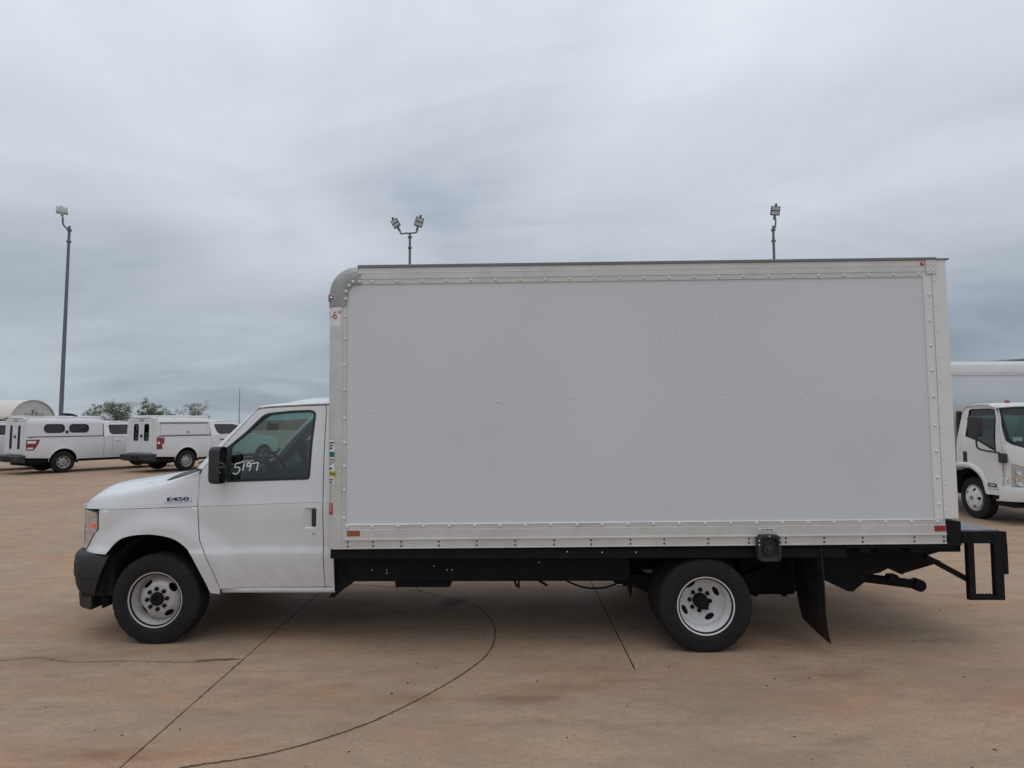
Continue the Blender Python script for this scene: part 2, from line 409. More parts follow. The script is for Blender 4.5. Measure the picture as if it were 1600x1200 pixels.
# ------------------------------------------------------------------ the ground
def concrete(name, seed):
    m = bpy.data.materials.new(name); m.use_nodes = True; t = m.node_tree; p = t.nodes['Principled BSDF']
    p.inputs['Roughness'].default_value = 0.82; p.inputs['Specular IOR Level'].default_value = 0.15
    tcn = t.nodes.new('ShaderNodeTexCoord')
    def noise(sc, det=6, ro=0.6, st=(1, 1, 1), off=(0, 0, 0), dist=0.0):
        mp = t.nodes.new('ShaderNodeMapping'); mp.inputs['Scale'].default_value = st; mp.inputs['Location'].default_value = off
        t.links.new(tcn.outputs['Object'], mp.inputs[0])
        n = t.nodes.new('ShaderNodeTexNoise'); n.inputs['Scale'].default_value = sc; n.inputs['Detail'].default_value = det
        n.inputs['Roughness'].default_value = ro; n.inputs['Distortion'].default_value = dist
        t.links.new(mp.outputs[0], n.inputs[0]); return n.outputs[0]
    def rng(v, a, b, c, d):
        n = t.nodes.new('ShaderNodeMapRange'); n.inputs[1].default_value = a; n.inputs[2].default_value = b; n.inputs[3].default_value = c; n.inputs[4].default_value = d
        t.links.new(v, n.inputs[0]); return n.outputs[0]
    def mth(op, a, b):
        n = t.nodes.new('ShaderNodeMath'); n.operation = op
        for i, v in enumerate((a, b)):
            if isinstance(v, (int, float)): n.inputs[i].default_value = v
            else: t.links.new(v, n.inputs[i])
        return n.outputs[0]
    def mixc(f, a, b):
        n = t.nodes.new('ShaderNodeMix'); n.data_type = 'RGBA'; t.links.new(f, n.inputs[0])
        for i, v in ((6, a), (7, b)):
            if isinstance(v, tuple): n.inputs[i].default_value = (*v, 1)
            else: t.links.new(v, n.inputs[i])
        return n.outputs[2]
    base = mixc(rng(noise(0.55, 5, 0.6, off=(seed, 0, 0), dist=0.6), 0.35, 0.65, 0, 1), GREYC, TANC)
    # sun-baked pale sweeps
    base = mixc(rng(noise(1.3, 6, 0.65, st=(0.5, 1.2, 1), off=(4, seed, 0)), 0.48, 0.72, 0, 0.5), base, PALEC)
    base = mixc(rng(noise(0.75, 7, 0.66, st=(0.6, 1.1, 1), off=(2, 11, seed), dist=0.5), 0.50, 0.66, 0, 0.6), base, (0.295, 0.235, 0.170))
    # rusty red clay washed across the slabs
    clay = rng(noise(0.9, 8, 0.68, st=(0.45, 1.5, 1), off=(9, 2, seed), dist=0.8), 0.47, 0.66, 0, 0.75)
    base = mixc(clay, base, CLAYC)
    base = mixc(rng(noise(5.5, 8, 0.72, st=(0.7, 1.3, 1), off=(3, 3, 1)), 0.40, 0.62, 0.0, 0.46), base, (0.255, 0.188, 0.130))
    base = mixc(rng(noise(4.2, 8, 0.72, st=(0.55, 1.4, 1), off=(13, 3, 1)), 0.50, 0.68, 0.0, 0.50), base, (0.46, 0.345, 0.245))
    # tyre dirt
    base = mixc(rng(noise(2.6, 7, 0.7, st=(0.35, 1.2, 1), off=(1, 7, seed)), 0.54, 0.74, 0, 0.50), base, (0.15, 0.115, 0.09))
    # single stains with their own outline
    sp = t.nodes.new('ShaderNodeSeparateXYZ'); t.links.new(tcn.outputs['Object'], sp.inputs[0])
    wob = noise(4.5, 9, 0.8, st=(0.6, 1.8, 1))
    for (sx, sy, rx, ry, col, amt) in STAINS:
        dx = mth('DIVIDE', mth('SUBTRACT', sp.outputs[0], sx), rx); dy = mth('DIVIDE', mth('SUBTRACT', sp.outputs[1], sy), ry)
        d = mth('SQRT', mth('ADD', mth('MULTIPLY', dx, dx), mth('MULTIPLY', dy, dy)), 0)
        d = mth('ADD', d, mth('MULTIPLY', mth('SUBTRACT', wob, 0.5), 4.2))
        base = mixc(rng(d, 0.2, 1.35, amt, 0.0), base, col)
    # pores, grit and pitting
    base = mixc(rng(noise(38, 3, 0.6), 0.36, 0.64, 0.0, 0.34), base, (0.21, 0.155, 0.11))
    base = mixc(rng(noise(120, 2, 0.5), 0.60, 0.73, 0.0, 0.6), base, (0.13, 0.09, 0.065))
    base = mixc(rng(noise(95, 2, 0.5, off=(5, 5, 5)), 0.62, 0.74, 0.0, 0.5), base, (0.50, 0.42, 0.34))
    t.links.new(base, p.inputs['Base Color'])
    b = t.nodes.new('ShaderNodeBump'); b.inputs['Strength'].default_value = 0.35; b.inputs['Distance'].default_value = 0.004
    h = mth('ADD', mth('MULTIPLY', noise(30, 5, 0.7), 0.6), mth('MULTIPLY', noise(150, 3, 0.6), 0.4))
    t.links.new(h, b.inputs['Height']); t.links.new(b.outputs[0], p.inputs['Normal'])
    rr = rng(noise(2.2, 6, 0.6), 0.3, 0.7, 0.68, 0.92); t.links.new(rr, p.inputs['Roughness'])
    return m
GREYC, TANC, PALEC, CLAYC = (0.385, 0.278, 0.194), (0.475, 0.318, 0.208), (0.520, 0.375, 0.263), (0.445, 0.238, 0.140)
RST = (0.24, 0.120, 0.070)
STAINS = [(-2.31, 3.66, 0.34, 0.07, RST, 0.75), (2.33, 4.74, 0.24, 0.07, RST, 0.7), (0.09, 4.36, 0.3, 0.08, RST, 0.6),
          (-3.7, 5.13, 0.35, 0.10, (0.20, 0.125, 0.085), 0.55), (-1.19, 4.62, 0.12, 0.05, RST, 0.5), (3.4, 4.42, 0.7, 0.35, (0.33, 0.20, 0.14), 0.5),
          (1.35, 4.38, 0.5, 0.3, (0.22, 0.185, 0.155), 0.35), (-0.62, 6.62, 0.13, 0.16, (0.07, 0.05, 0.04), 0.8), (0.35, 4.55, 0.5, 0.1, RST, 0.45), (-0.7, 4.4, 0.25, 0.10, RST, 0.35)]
m_conc = concrete('tan_concrete', 0.0)
m_joint = mat('joint_dirt', (0.055, 0.040, 0.030), 0.95, var=0.4, vscale=20)
g = G(); g.add([(-1800, -300, -0.016), (1800, -300, -0.016), (1800, 2600, -0.016), (-1800, 2600, -0.016)], [(0, 1, 2, 3)])
ground = structure(g.build('ground', m_conc, smooth=0))
g = G(); g.add([(-40.1, 0.5, -0.011), (45.1, 0.5, -0.011), (45.1, 17.25, -0.011), (-40.1, 17.25, -0.011)], [(0, 1, 2, 3)])
g.build('joint_filler', m_joint, ground, smooth=0)
def slab(x0, x1, y0, y1, gl, gr, gn, gf):
    """one concrete slab with ragged arrises; g* = half joint width on each side"""
    rnd = random.Random(int((x0+50)*100 + y0*7)); pts = []
    def edge(a, b, gap, nrm, n):
        for k in range(n):
            q = k/n; j = gap + (rnd.random()**3)*gap*0.9 + abs(math.sin(q*37 + x0))*gap*0.3
            if k == 0: j = gap
            pts.append((a[0]+(b[0]-a[0])*q + nrm[0]*j, a[1]+(b[1]-a[1])*q + nrm[1]*j))
    ny = max(4, int((y1-y0)/0.035)) if y0 < 9 else 4; nx = max(4, int((x1-x0)/0.06)) if y0 < 9 else 4
    edge((x0+gl, y0), (x1-gr, y0), gn, (0, 1), nx); edge((x1, y0+gn), (x1, y1-gf), gr, (-1, 0), ny)
    edge((x1-gr, y1), (x0+gl, y1), gf, (0, -1), nx); edge((x0, y1-gf), (x0, y0+gn), gl, (1, 0), ny)
    gg = G(); n = len(pts)
    gg.add([(p[0], p[1], 0) for p in pts] + [(p[0], p[1], -0.02) for p in pts], [tuple(range(n))] + [(i, i+n, (i+1) % n + n, (i+1) % n) for i in range(n)])
    return gg.build('concrete_slab', m_conc, ground, smooth=0, recalc=False)
J = 0.0042; F_ = 0.0008
for (x0, x1, y0, y1, gl, gr, gn, gf) in [
    (-40, -2.1, 0.6, 8.95, F_, J, F_, F_), (-2.1, 6.9, 0.6, 4.85, J, F_, F_, F_), (-2.1, 0.9, 4.85, 8.95, J, J, F_, F_),
    (0.9, 6.9, 4.85, 8.95, J, F_, F_, 0.003), (6.9, 45, 0.6, 8.95, F_, F_, F_, 0.003),
    (-40, -2.1, 8.95, 17.15, F_, J, F_, F_), (-2.1, 0.9, 8.95, 17.15, J, J, F_, F_), (0.9, 6.9, 8.95, 17.15, J, F_, 0.003, F_), (6.9, 45, 8.95, 17.15, F_, F_, 0.003, F_)]:
    slab(x0, x1, y0, y1, gl, gr, gn, gf)

def ribbon(name, pts, wid, m, z=0.004, jit=0.5, seed=1, wobble=0.006):
    """a dirt-filled crack lying in the slab surface"""
    rnd = random.Random(seed); P = catmull([(p[0], p[1], 0) for p in pts], 26); L = []; Rr = []
    for i, p in enumerate(P):
        d = (P[min(i+1, len(P)-1)] - P[max(i-1, 0)]).normalized(); n = Vector((-d.y, d.x, 0))
        wv = wid*(0.5 + jit*(rnd.random() - 0.5)) * (0.25 if i in (0, len(P)-1) else 1); q = p + n*(rnd.random()-0.5)*wobble
        L.append((q + n*wv)[:2] + (z,)); Rr.append((q - n*wv)[:2] + (z,))
    gg = G(); gg.grid([L, Rr]); return gg.build(name, m, ground, smooth=0)
m_crack = mat('crack_dirt', (0.085, 0.062, 0.046), 0.95, var=0.4, vscale=30)
m_crack2 = mat('crack_red_dirt', (0.21, 0.135, 0.09), 0.95, var=0.3, vscale=30)
arc = [(-1.95, 3.40), (-1.75, 3.53), (-1.42, 3.64), (-1.12, 3.82), (-0.81, 4.11), (-0.46, 4.62), (-0.23, 5.10), (-0.16, 5.51), (-0.18, 5.94), (-0.33, 6.45), (-0.56, 6.70), (-0.97, 7.05), (-1.44, 7.30), (-2.05, 7.42)]
ribbon('curved_crack', arc, 0.0105, m_crack, seed=3)
ribbon('curved_crack', [(-1.0, 7.07), (-1.2, 7.45), (-1.6, 7.62), (-2.0, 8.0)], 0.008, m_crack, seed=4)
ribbon('crack', [(-4.6, 5.16), (-3.99, 5.10), (-3.73, 5.15), (-3.41, 5.05), (-2.98, 5.07), (-2.47, 5.04), (-2.11, 5.10)], 0.008, m_crack2, seed=5, wobble=0.016)
ribbon('crack', [(-2.15, 5.10), (-2.3, 5.09), (-2.45, 5.06)], 0.022, m_crack2, z=0.006, seed=6)

# worn paint lines
def worn_paint(name, col, cover):
    m = bpy.data.materials.new(name); m.use_nodes = True; t = m.node_tree; p = t.nodes['Principled BSDF']
    p.inputs['Base Color'].default_value = (*col, 1); p.inputs['Roughness'].default_value = 0.8
    tcn = t.nodes.new('ShaderNodeTexCoord'); n = t.nodes.new('ShaderNodeTexNoise'); n.inputs['Scale'].default_value = 9; n.inputs['Detail'].default_value = 9; n.inputs['Roughness'].default_value = 0.75
    t.links.new(tcn.outputs['Object'], n.inputs[0])
    mr = t.nodes.new('ShaderNodeMapRange'); mr.inputs[1].default_value = 0.46; mr.inputs[2].default_value = 0.60; mr.inputs[4].default_value = cover
    t.links.new(n.outputs[0], mr.inputs[0]); t.links.new(mr.outputs[0], p.inputs['Alpha'])
    return m
m_line = worn_paint('worn_line_paint', (0.50, 0.43, 0.36), 0.5)
for (x0, y0, x1, y1, wd) in [(-9, 5.60, -2.13, 5.49, 0.05), (-2.06, 5.485, -1.25, 5.46, 0.05), (-12.3, 17.9, -12.5, 21.5, 0.10), (-15.5, 18.5, -15.8, 22, 0.10)]:
    d = Vector((x1-x0, y1-y0, 0)).normalized(); n = Vector((-d.y, d.x, 0))*wd/2
    g = G(); g.add([(x0-n.x, y0-n.y, 0.003), (x1-n.x, y1-n.y, 0.003), (x1+n.x, y1+n.y, 0.003), (x0+n.x, y0+n.y, 0.003)], [(0, 1, 2, 3)])
    g.build('worn_line', m_line, ground, smooth=0)
# dry leaf bits, grit and small stones
def debris(name, n, m, s0, s1, seed, zone):
    rnd = random.Random(seed); g = G()
    for _ in range(n):
        x_ = rnd.uniform(*zone[0]); y_ = zone[1][0] + (zone[1][1]-zone[1][0])*rnd.random()**1.3; s = s0 + (s1-s0)*rnd.random()**3; a = rnd.uniform(0, 6.3); k = rnd.uniform(0.3, 0.8); h = s*rnd.uniform(0.15, 0.4)
        vs_ = []
        for q in range(5):
            b = a + q*1.2566; rr = s*rnd.uniform(0.6, 1.0); vx, vy = rr*math.cos(b-a), rr*k*math.sin(b-a)
            vs_.append((x_ + vx*math.cos(a) - vy*math.sin(a), y_ + vx*math.sin(a) + vy*math.cos(a), 0.001))
        vs_.append((x_, y_, h+0.002))
        g.add(vs_, [(q, (q+1) % 5, 5) for q in range(5)])
    return stuff(tag(g.build(name, m, smooth=0, recalc=False), 'scattered dark leaf bits and grit on the concrete', 'debris'))
debris('grit', 700, mat('dry_leaf', (0.055, 0.035, 0.022), 0.9, var=0.5, vscale=3), 0.004, 0.019, 11, ((-6, 8), (2.9, 12)))

# ================================================================== the box truck
# local frame: x runs rearwards from the front axle, y away from the viewer, z up
YAW = R(-0.658)
truck = thing('box_truck', 'large white box truck parked broadside with 5197 marked on its cab window', 'box truck', (-2.951, 6.427, 0), YAW)

wp = pchip([-0.86, -0.80, -0.75, -0.70, -0.60, -0.50, -0.40, -0.25, -0.10, 2.0], [0.35, 0.60, 0.72, 0.80, 0.885, 0.94, 0.972, 0.992, 1.0, 1.0])
Wz = pchip([0.30, 0.45, 0.60, 0.745, 0.765, 0.785, 0.90, 1.04, 1.14, 1.20, 1.42, 2.00, 2.10], [0.955, 0.970, 0.997, 1.011, 1.009, 0.998, 0.996, 1.001, 0.998, 0.988, 0.965, 0.86, 0.84])
def zcr(s): return 1.125 + 0.031*s
def T(s, z):
    r = math.hypot(s*0.97, z - 0.42)
    fl = 0.034*sstep(0.70, 0.52, r) if z > 0.4 else 0
    gr = 0.007*max(0, 1 - abs(z - zcr(s))/0.0045) if -0.47 < s else 0
    return Wz(z) - (1 - wp(s)) + fl - gr
def near(off=0.0): return lambda s, z: (s, -(T(s, z) + off), z)
def far(off=0.0): return lambda s, z: (s, T(s, z) + off, z)

def crease(s0, s1): return [[(s0, zcr(s0)+d), (s1, zcr(s1)+d)] for d in (-0.005, 0, 0.005)]
arch = [(-0.43, 0.745), (-0.389, 0.813), (-0.317, 0.872), (-0.22, 0.900), (-0.12, 0.911), (-0.027, 0.909), (0.109, 0.884), (0.206, 0.833), (0.285, 0.757), (0.342, 0.651), (0.397, 0.535), (0.442, 0.428)]
archs = [tuple(p[:2]) for p in catmull([(a, b, 0) for a, b in arch], 4)]
door_front = [(0.530, 0.458), (0.476, 0.609), (0.410, 0.756), (0.360, 0.861), (0.334, 1.013), (0.322, 1.145), (0.312, 1.300), (0.318, 1.400), (0.335, 1.440)]
dfs = [tuple(p[:2]) for p in catmull([(a, b, 0) for a, b in door_front], 4)]
fend = [(-0.64, 0.745)] + archs + [(0.452, 0.424), (0.520, 0.415)] + [(a - 0.007, b) for a, b in dfs if b < 1.136] + [(0.315, zcr(0.315)), (-0.30, zcr(-0.30)), (-0.50, 1.108), (-0.505, 1.095), (-0.505, 0.94)]
zs_ = pchip([-0.80, -0.70, -0.60, -0.50, -0.30, 0.0, 0.2, 0.33], [1.13, 1.185, 1.222, 1.243, 1.275, 1.335, 1.385, 1.425])
zh_ = pchip([-0.86, -0.80, -0.75, -0.68, -0.60, -0.45, -0.20, 0.10, 0.33], [1.13, 1.200, 1.248, 1.284, 1.309, 1.342, 1.380, 1.416, 1.440])
def section(s):
    b = sstep(-0.05, 0.33, s); k = 1 - 0.75*b; z0 = zcr(s); ze = zs_(s); zt = zh_(s); w0 = T(s, z0 + 0.012)
    w1 = w0*0.62
    P = [(w0, z0), (w0 - 0.010*k - 0.006*b, z0 + 0.35*(ze - 0.03 - z0)), (w0 - 0.045*k - 0.012*b, ze - 0.028), (w0 - 0.135*k - 0.02*b, ze + 0.012 + 0.004*b), (w1, zt - 0.018), (w1*0.5, zt - 0.003), (0, zt)]
    return catmull([(0, a, c) for a, c in P], 5)
def top_loft(sgn, s_list, j0, j1, dz=0.0, sh=0.0):
    rows = []
    for s in s_list:
        sec = section(s)[j0:j1+1]; rows.append([(s, sgn*(p.y + (sh if k == 0 and j0 else 0)), p.z + dz + (0.004 if k == 0 and not j0 else 0)) for k, p in enumerate(sec)])
    return rows
def nose(g):
    g.v = [(x_ - 0.062*sstep(-0.38, -0.56, x_), y, z) for x_, y, z in g.v]; return g
JH = 17                                    # hood shut line index in the section
sl = [-0.86, -0.84, -0.82, -0.80, -0.775, -0.75, -0.725, -0.70, -0.67, -0.64, -0.60, -0.55, -0.50, -0.45, -0.40, -0.33, -0.26, -0.19, -0.12, -0.05, 0.0, 0.05, 0.10, 0.16, 0.22, 0.28, 0.315]
for side, fn in ((-1, near), (1, far)):
    g = G(); panel(g, fend, fn(), step=0.035, extra=crease(-0.46, 0.33) + [[(-0.6, z_), (0.5, z_)] for z_ in (0.745, 0.765, 0.785)])
    g.grid(top_loft(side, sl, 0, JH))
    f_ = nose(g).build('fender', M['paint'], truck, smooth=40, solid=0.004)
g = G()
g.grid(top_loft(-1, sl[:21], JH, 30, -0.004, -0.009)); g.grid(top_loft(1, sl[:21], JH, 30, -0.004, -0.009), flip=True)
hood = nose(g).build('hood', M['paint'], truck, smooth=45, solid=0.004)
g = G()
for sg in (-1, 1): g.grid(top_loft(sg, [-0.02, 0.03, 0.08, 0.14, 0.20, 0.28, 0.33], 15, 30, 0.006))
cowl = g.build('cowl', M['plastic'], truck, smooth=45, solid=0.006)
# nose under the hood lip: surround, grille opening with bars
g = G(); rows = []
for z in (0.74, 0.80, 0.95, 1.05, 1.10, 1.12):
    rows.append([(-0.86 + 0.42*max(0, abs(t) - 0.33)**2 + 0.02*(1.12 - z), t, z) for t in np.linspace(-0.66, 0.66, 23)])
g.grid(rows); nose(g).build('nose_panel', M['paint'], truck, solid=0.01)
for k in range(5):
    g = G(); z = 0.80 + k*0.065; g.tube([(-0.875 + 0.42*max(0, abs(t) - 0.33)**2, t, z) for t in np.linspace(-0.52, 0.52, 15)], 0.02, 8)
    nose(g).build('grille_bar', M['plastic'], truck)
# headlamps
hl = [(-0.510, 1.088), (-0.62, 1.098), (-0.72, 1.10), (-0.80, 1.10), (-0.80, 0.77), (-0.70, 0.75), (-0.650, 0.75), (-0.59, 0.83), (-0.510, 0.935)]
for side, fn in ((-1, near), (1, far)):
    g = G(); panel(g, inset(hl, 0.012), fn(-0.006), step=0.03); hd = nose(g).build('headlight', M['lens'], truck, smooth=60, solid=0.02)
    g = G(); panel(g, hl, fn(-0.012), step=0.03); nose(g).build('bezel', M['badge'], hd, smooth=60, solid=0.01)
    for z0, z1 in ((1.055, 1.080), (0.905, 0.928)):
        g = G(); panel(g, [(-0.79, z0), (-0.528, z0), (-0.528, z1), (-0.79, z1)], fn(0.001), step=0.02); nose(g).build('chrome_bar', M['chrome'], hd, smooth=60, solid=0.012)
    g = G(); panel(g, [(-0.590, 0.950), (-0.534, 0.950), (-0.534, 0.988), (-0.590, 0.988)], fn(0.0), step=0.015); nose(g).build('turn_signal', M['amber'], hd, smooth=60, solid=0.008)
    g = G(); panel(g, [(-0.79, 0.945), (-0.625, 0.945), (-0.625, 1.045), (-0.79, 1.045)], fn(-0.001), step=0.02); nose(g).build('reflector_bowl', M['chrome'], hd, smooth=60, solid=0.006)
# bumper
path = [(-0.42, 0.985), (-0.52, 0.978), (-0.61, 0.962), (-0.67, 0.935), (-0.72, 0.885), (-0.77, 0.80), (-0.82, 0.68), (-0.87, 0.52), (-0.905, 0.30), (-0.92, 0.0)]
full = [Vector((a, -b, 0)) for a, b in path] + [Vector((a, b, 0)) for a, b in path[-2::-1]]
full = catmull(full, 3)
prof = [(0.742, -0.10), (0.742, -0.03), (0.735, -0.012), (0.715, 0.0), (0.64, 0.008), (0.555, 0.006), (0.535, -0.002), (0.530, -0.014), (0.522, -0.014), (0.515, -0.004), (0.47, -0.012), (0.41, -0.034), (0.385, -0.055), (0.385, -0.12)]
rows = []
for z, o in prof:
    row = []
    for i, p in enumerate(full):
        d = (full[min(i+1, len(full)-1)] - full[max(i-1, 0)]).normalized(); n = Vector((d.y, -d.x, 0))
        if n.dot(p - Vector((0.6, 0, 0))) < 0: n = -n
        q = p + n*o
        e_ = min(i, len(full)-1-i)
        if e_ < 4: q.x -= (0.735 - z)*0.28*(1 - e_/4)
        row.append((q.x, q.y, z))
    rows.append(row)
g = G(); g.grid(rows); bump = nose(g).build('front_bumper', M['bumper'], truck, smooth=40, solid=0.006)
for sg in (-1, 1):
    g = G(); g.prism([(-0.705, 0.400), (-0.545, 0.400), (-0.535, 0.30), (-0.540, 0.262), (-0.66, 0.270), (-0.685, 0.285)], lambda s, z: (s, sg*(0.93 + 0.5*(s + 0.55)*(1 if s < -0.6 else 0.4)), z), lambda s, z: (s, sg*0.70, z))
    nose(g).build('air_dam', M['bumper'], truck, bevel=0.012)
# wheel arch liners and an added black fill blocking see-through at the engine bay / floor
for sg in (-1, 1):
    g = G(); rows = []
    for k in range(25):
        a = R(8 + 184*k/24); rows.append([(0.0 + 0.50*math.cos(a)*(1 if math.cos(a) > 0 else 0.96), sg*y, 0.40 + 0.515*math.sin(a)) for y in (0.985, 0.95, 0.7, 0.38)])
    g.grid(rows); g.add([(0.5*math.cos(R(8 + 184*k/24)), sg*0.38, 0.40 + 0.515*math.sin(R(8 + 184*k/24))) for k in range(25)], [tuple(range(25))])
    g.build('wheel_arch_liner', M['gap'], truck, smooth=50)
g = G(); g.box((-0.72, -0.37, 0.36), (0.7, 0.37, 1.05)); g.box((0.5, -0.90, 0.43), (1.44, 0.90, 0.60)); g.build('engine_bay_fill', M['gap'], truck)
for sg in (-1, 1):                # backing behind the shut lines, so gaps read dark
    g = G(); rows = []
    for z in (0.50, 0.77, 1.0, 1.14, 1.25, 1.34):
        rows.append([(s, sg*(T(s, z) - 0.030), z) for s in (0.47 if z < 0.6 else 0.36, 0.45 if z < .6 else 0.40, 0.7, 1.0, 1.30, 1.44)])
    g.grid(rows); g.build('door_backing', M['trim'], truck, smooth=0)

for sg in (-1, 1):
    g = G(); g.box((-0.70, min(sg*0.42, sg*0.93), 0.375), (-0.415, max(sg*0.42, sg*0.93), 0.725)); g.build('bumper_gap_block', M['gap'], truck, bevel=0.02)  # black block added so no light shows between bumper and liner
# doors
win = [(0.546, 1.337), (0.80, 1.344), (1.0, 1.350), (1.225, 1.356), (1.245, 1.362), (1.253, 1.39), (1.257, 1.692), (1.268, 1.88), (1.266, 1.915), (1.250, 1.937), (1.213, 1.947), (1.057, 1.942), (0.873, 1.924), (0.835, 1.915), (0.800, 1.894), (0.674, 1.760), (0.553, 1.652), (0.464, 1.588)]
door_out = dfs + [(0.534, 1.686), (0.740, 1.928), (0.756, 1.943), (0.785, 1.957), (0.92, 1.967), (1.063, 1.974), (1.338, 1.984), (1.350, 1.97), (1.357, 1.579), (1.368, 1.161), (1.378, 0.82), (1.390, 0.479), (1.389, 0.468), (0.534, 0.462)]
hcup = rrect(1.212, 0.955, 1.322, 1.124, 0.012, 3)
for side, fn in ((-1, near), (1, far)):
    g = G(); panel(g, door_out, fn(), holes=[win, hcup], step=0.04, extra=crease(0.31, 1.37) + [[(0.40, z_), (1.385, z_)] for z_ in (0.745, 0.765, 0.785)])
    d = g.build('door', M['paint'], truck, smooth=40, solid=0.03)
    # handle cup
    g = G(); a = hcup; b = [(s + 0.012 if s < 1.25 else s - 0.004, z) for s, z in inset(hcup, 0.006)]
    rows = [[fn()(*p) for p in a], [fn(-0.006)(*p) for p in b], [fn(-0.024 )(*(p if p[0] > 1.25 else (p[0] + 0.035, p[1]))) for p in b]]
    g.grid(rows, True); o = len(g.v) - len(b); g.f.append(tuple(range(o, o + len(b))))
    g.build('handle_cup', M['paint'], d, smooth=35)
    g = G(); panel(g, rrect(1.281, 0.969, 1.318, 1.114, 0.008, 3), fn(-0.002), step=0.02); g.build('handle', M['plastic'], d, smooth=60, solid=0.014)
    p = fn()(1.299, 0.912); g = G(); g.lathe([(0.0, -0.006), (0.012, -0.006), (0.014, 0), (0.014, 0.01)], (p[0], p[1], p[2]), 'y', 14); g.build('lock', M['chrome'], d)
    # glass, rubber and mirror sail
    g = G(); panel(g, win, fn(0.003), holes=[inset(win, 0.020)], step=0.04); g.build('window_rubber', M['seal'], d, smooth=50, solid=0.014)
    g = G(); panel(g, inset(win, 0.010), fn(-0.010), step=0.08); g.build('window_glass', M['glass'], d, smooth=60)
    sail = [(0.480, 1.585), (0.566, 1.648), (0.574, 1.352), (0.556, 1.350)]
    g = G(); panel(g, sail, fn(0.006), step=0.04); g.build('mirror_base', M['plastic'], d, smooth=60, solid=0.014)
    # mirror: moulded housing, two glasses, arm
    def ring(s, k, zk):
        return [(s + 0.02*(1-k) , side*(1.09 + (y - 1.09)*k), 1.488 + (z - 1.488)*zk) for y, z in rrect(1.015, 1.335, 1.165, 1.640, 0.045, 5)]
    g = G(); g.grid([ring(0.470, 0.55, 0.75), ring(0.473, 0.85, 0.93), ring(0.487, 0.97, 0.985), ring(0.510, 1, 1), ring(0.560, 1, 1), ring(0.568, 0.96, 0.98), ring(0.558, 0.93, 0.965)], True)
    g.f.append(tuple(range(24)))
    mr = g.build('mirror', M['plastic'], d, smooth=50)
    for z0, z1 in ((1.42, 1.62), (1.352, 1.405)):
        g = G(); rr_ = rrect(1.027, z0, 1.153, z1, 0.03, 4); g.add([(0.559, side*y, z) for y, z in rr_], [tuple(range(len(rr_)))]); g.build('mirror_glass', M['mirror'], d, smooth=0)
    g = G(); g.prism([(0.49, 1.37), (0.55, 1.37), (0.565, 1.46), (0.55, 1.53), (0.49, 1.56)], lambda s, z: (s, side*0.95, z), lambda s, z: (s, side*1.05, z)); g.build('mirror_arm', M['plastic'], d, bevel=0.012)
    # cab corner behind the door and the sill
    g = G(); panel(g, [(1.397, 0.470), (1.470, 0.462), (1.470, 1.985), (1.345, 1.985), (1.357, 1.97), (1.364, 1.579), (1.375, 1.161), (1.385, 0.82)], fn(-0.001), step=0.04, extra=crease(1.37, 1.48)); g.build('cab_corner', M['paint'], truck, smooth=40, solid=0.02)
    g = G(); rows = []
    for z, o in ((0.462, -0.004), (0.458, 0.006), (0.445, 0.010), (0.425, 0.006), (0.415, -0.004), (0.410, -0.06)):
        rows.append([(s, side*(0.962 + o), z) for s in np.linspace(0.525, 1.47, 8)])
    g.grid(rows); g.build('sill', M['paint'], truck, smooth=50, solid=0.01)

# windscreen, pillars, roof
def ws_base(t): k = 1 - (t/0.86)**2; return Vector((0.235 - 0.21*k, t, 1.428 + 0.018*k))
def ws_top(t): k = 1 - (t/0.74)**2; return Vector((0.800 - 0.11*k, t, 1.972 + 0.036*k))
def ws(u, v, off=0.0):            # u -1..1 across, v 0..1 up
    a, b = ws_base(0.86*u), ws_top(0.74*u); p = a.lerp(b, v); bow = 0.022*math.sin(math.pi*v)
    return p + Vector((-0.7, 0.25*u, 0.7))*(bow + off)
us = np.linspace(-1, 1, 21); vs_ = np.linspace(0, 1, 11)
g = G(); g.grid([[ws(u*0.985, v) for u in us] for v in vs_]); wsh = g.build('windscreen', M['wglass'], truck, smooth=60)
g = G(); g.grid([[ws(u*0.985, v, -0.002) for u in us] for v in (0.0, 0.055)]); g.grid([[ws(u*0.985, v, -0.002) for u in us] for v in (0.95, 1.0)])
g.build('windscreen_border', M['seal'], wsh, smooth=60)
for s0, s1 in (((0.10, -0.60), (0.20, 0.02)), ((0.03, 0.05), (0.14, 0.66))):
    a = ws(s0[1]/0.86, 0.03, 0.03); b = ws(s1[1]/0.86, 0.09, 0.02)
    g = G(); g.tube([a, a.lerp(b, 0.5) + Vector((-0.01, 0, 0.012)), b], 0.008, 6); g.build('wiper', M['plastic'], wsh)
edge = [(0.335, 1.440), (0.534, 1.692), (0.640, 1.816), (0.740, 1.934), (0.772, 1.960)]
eds = [tuple(p[:2]) for p in catmull([(a, b, 0) for a, b in edge], 5)]
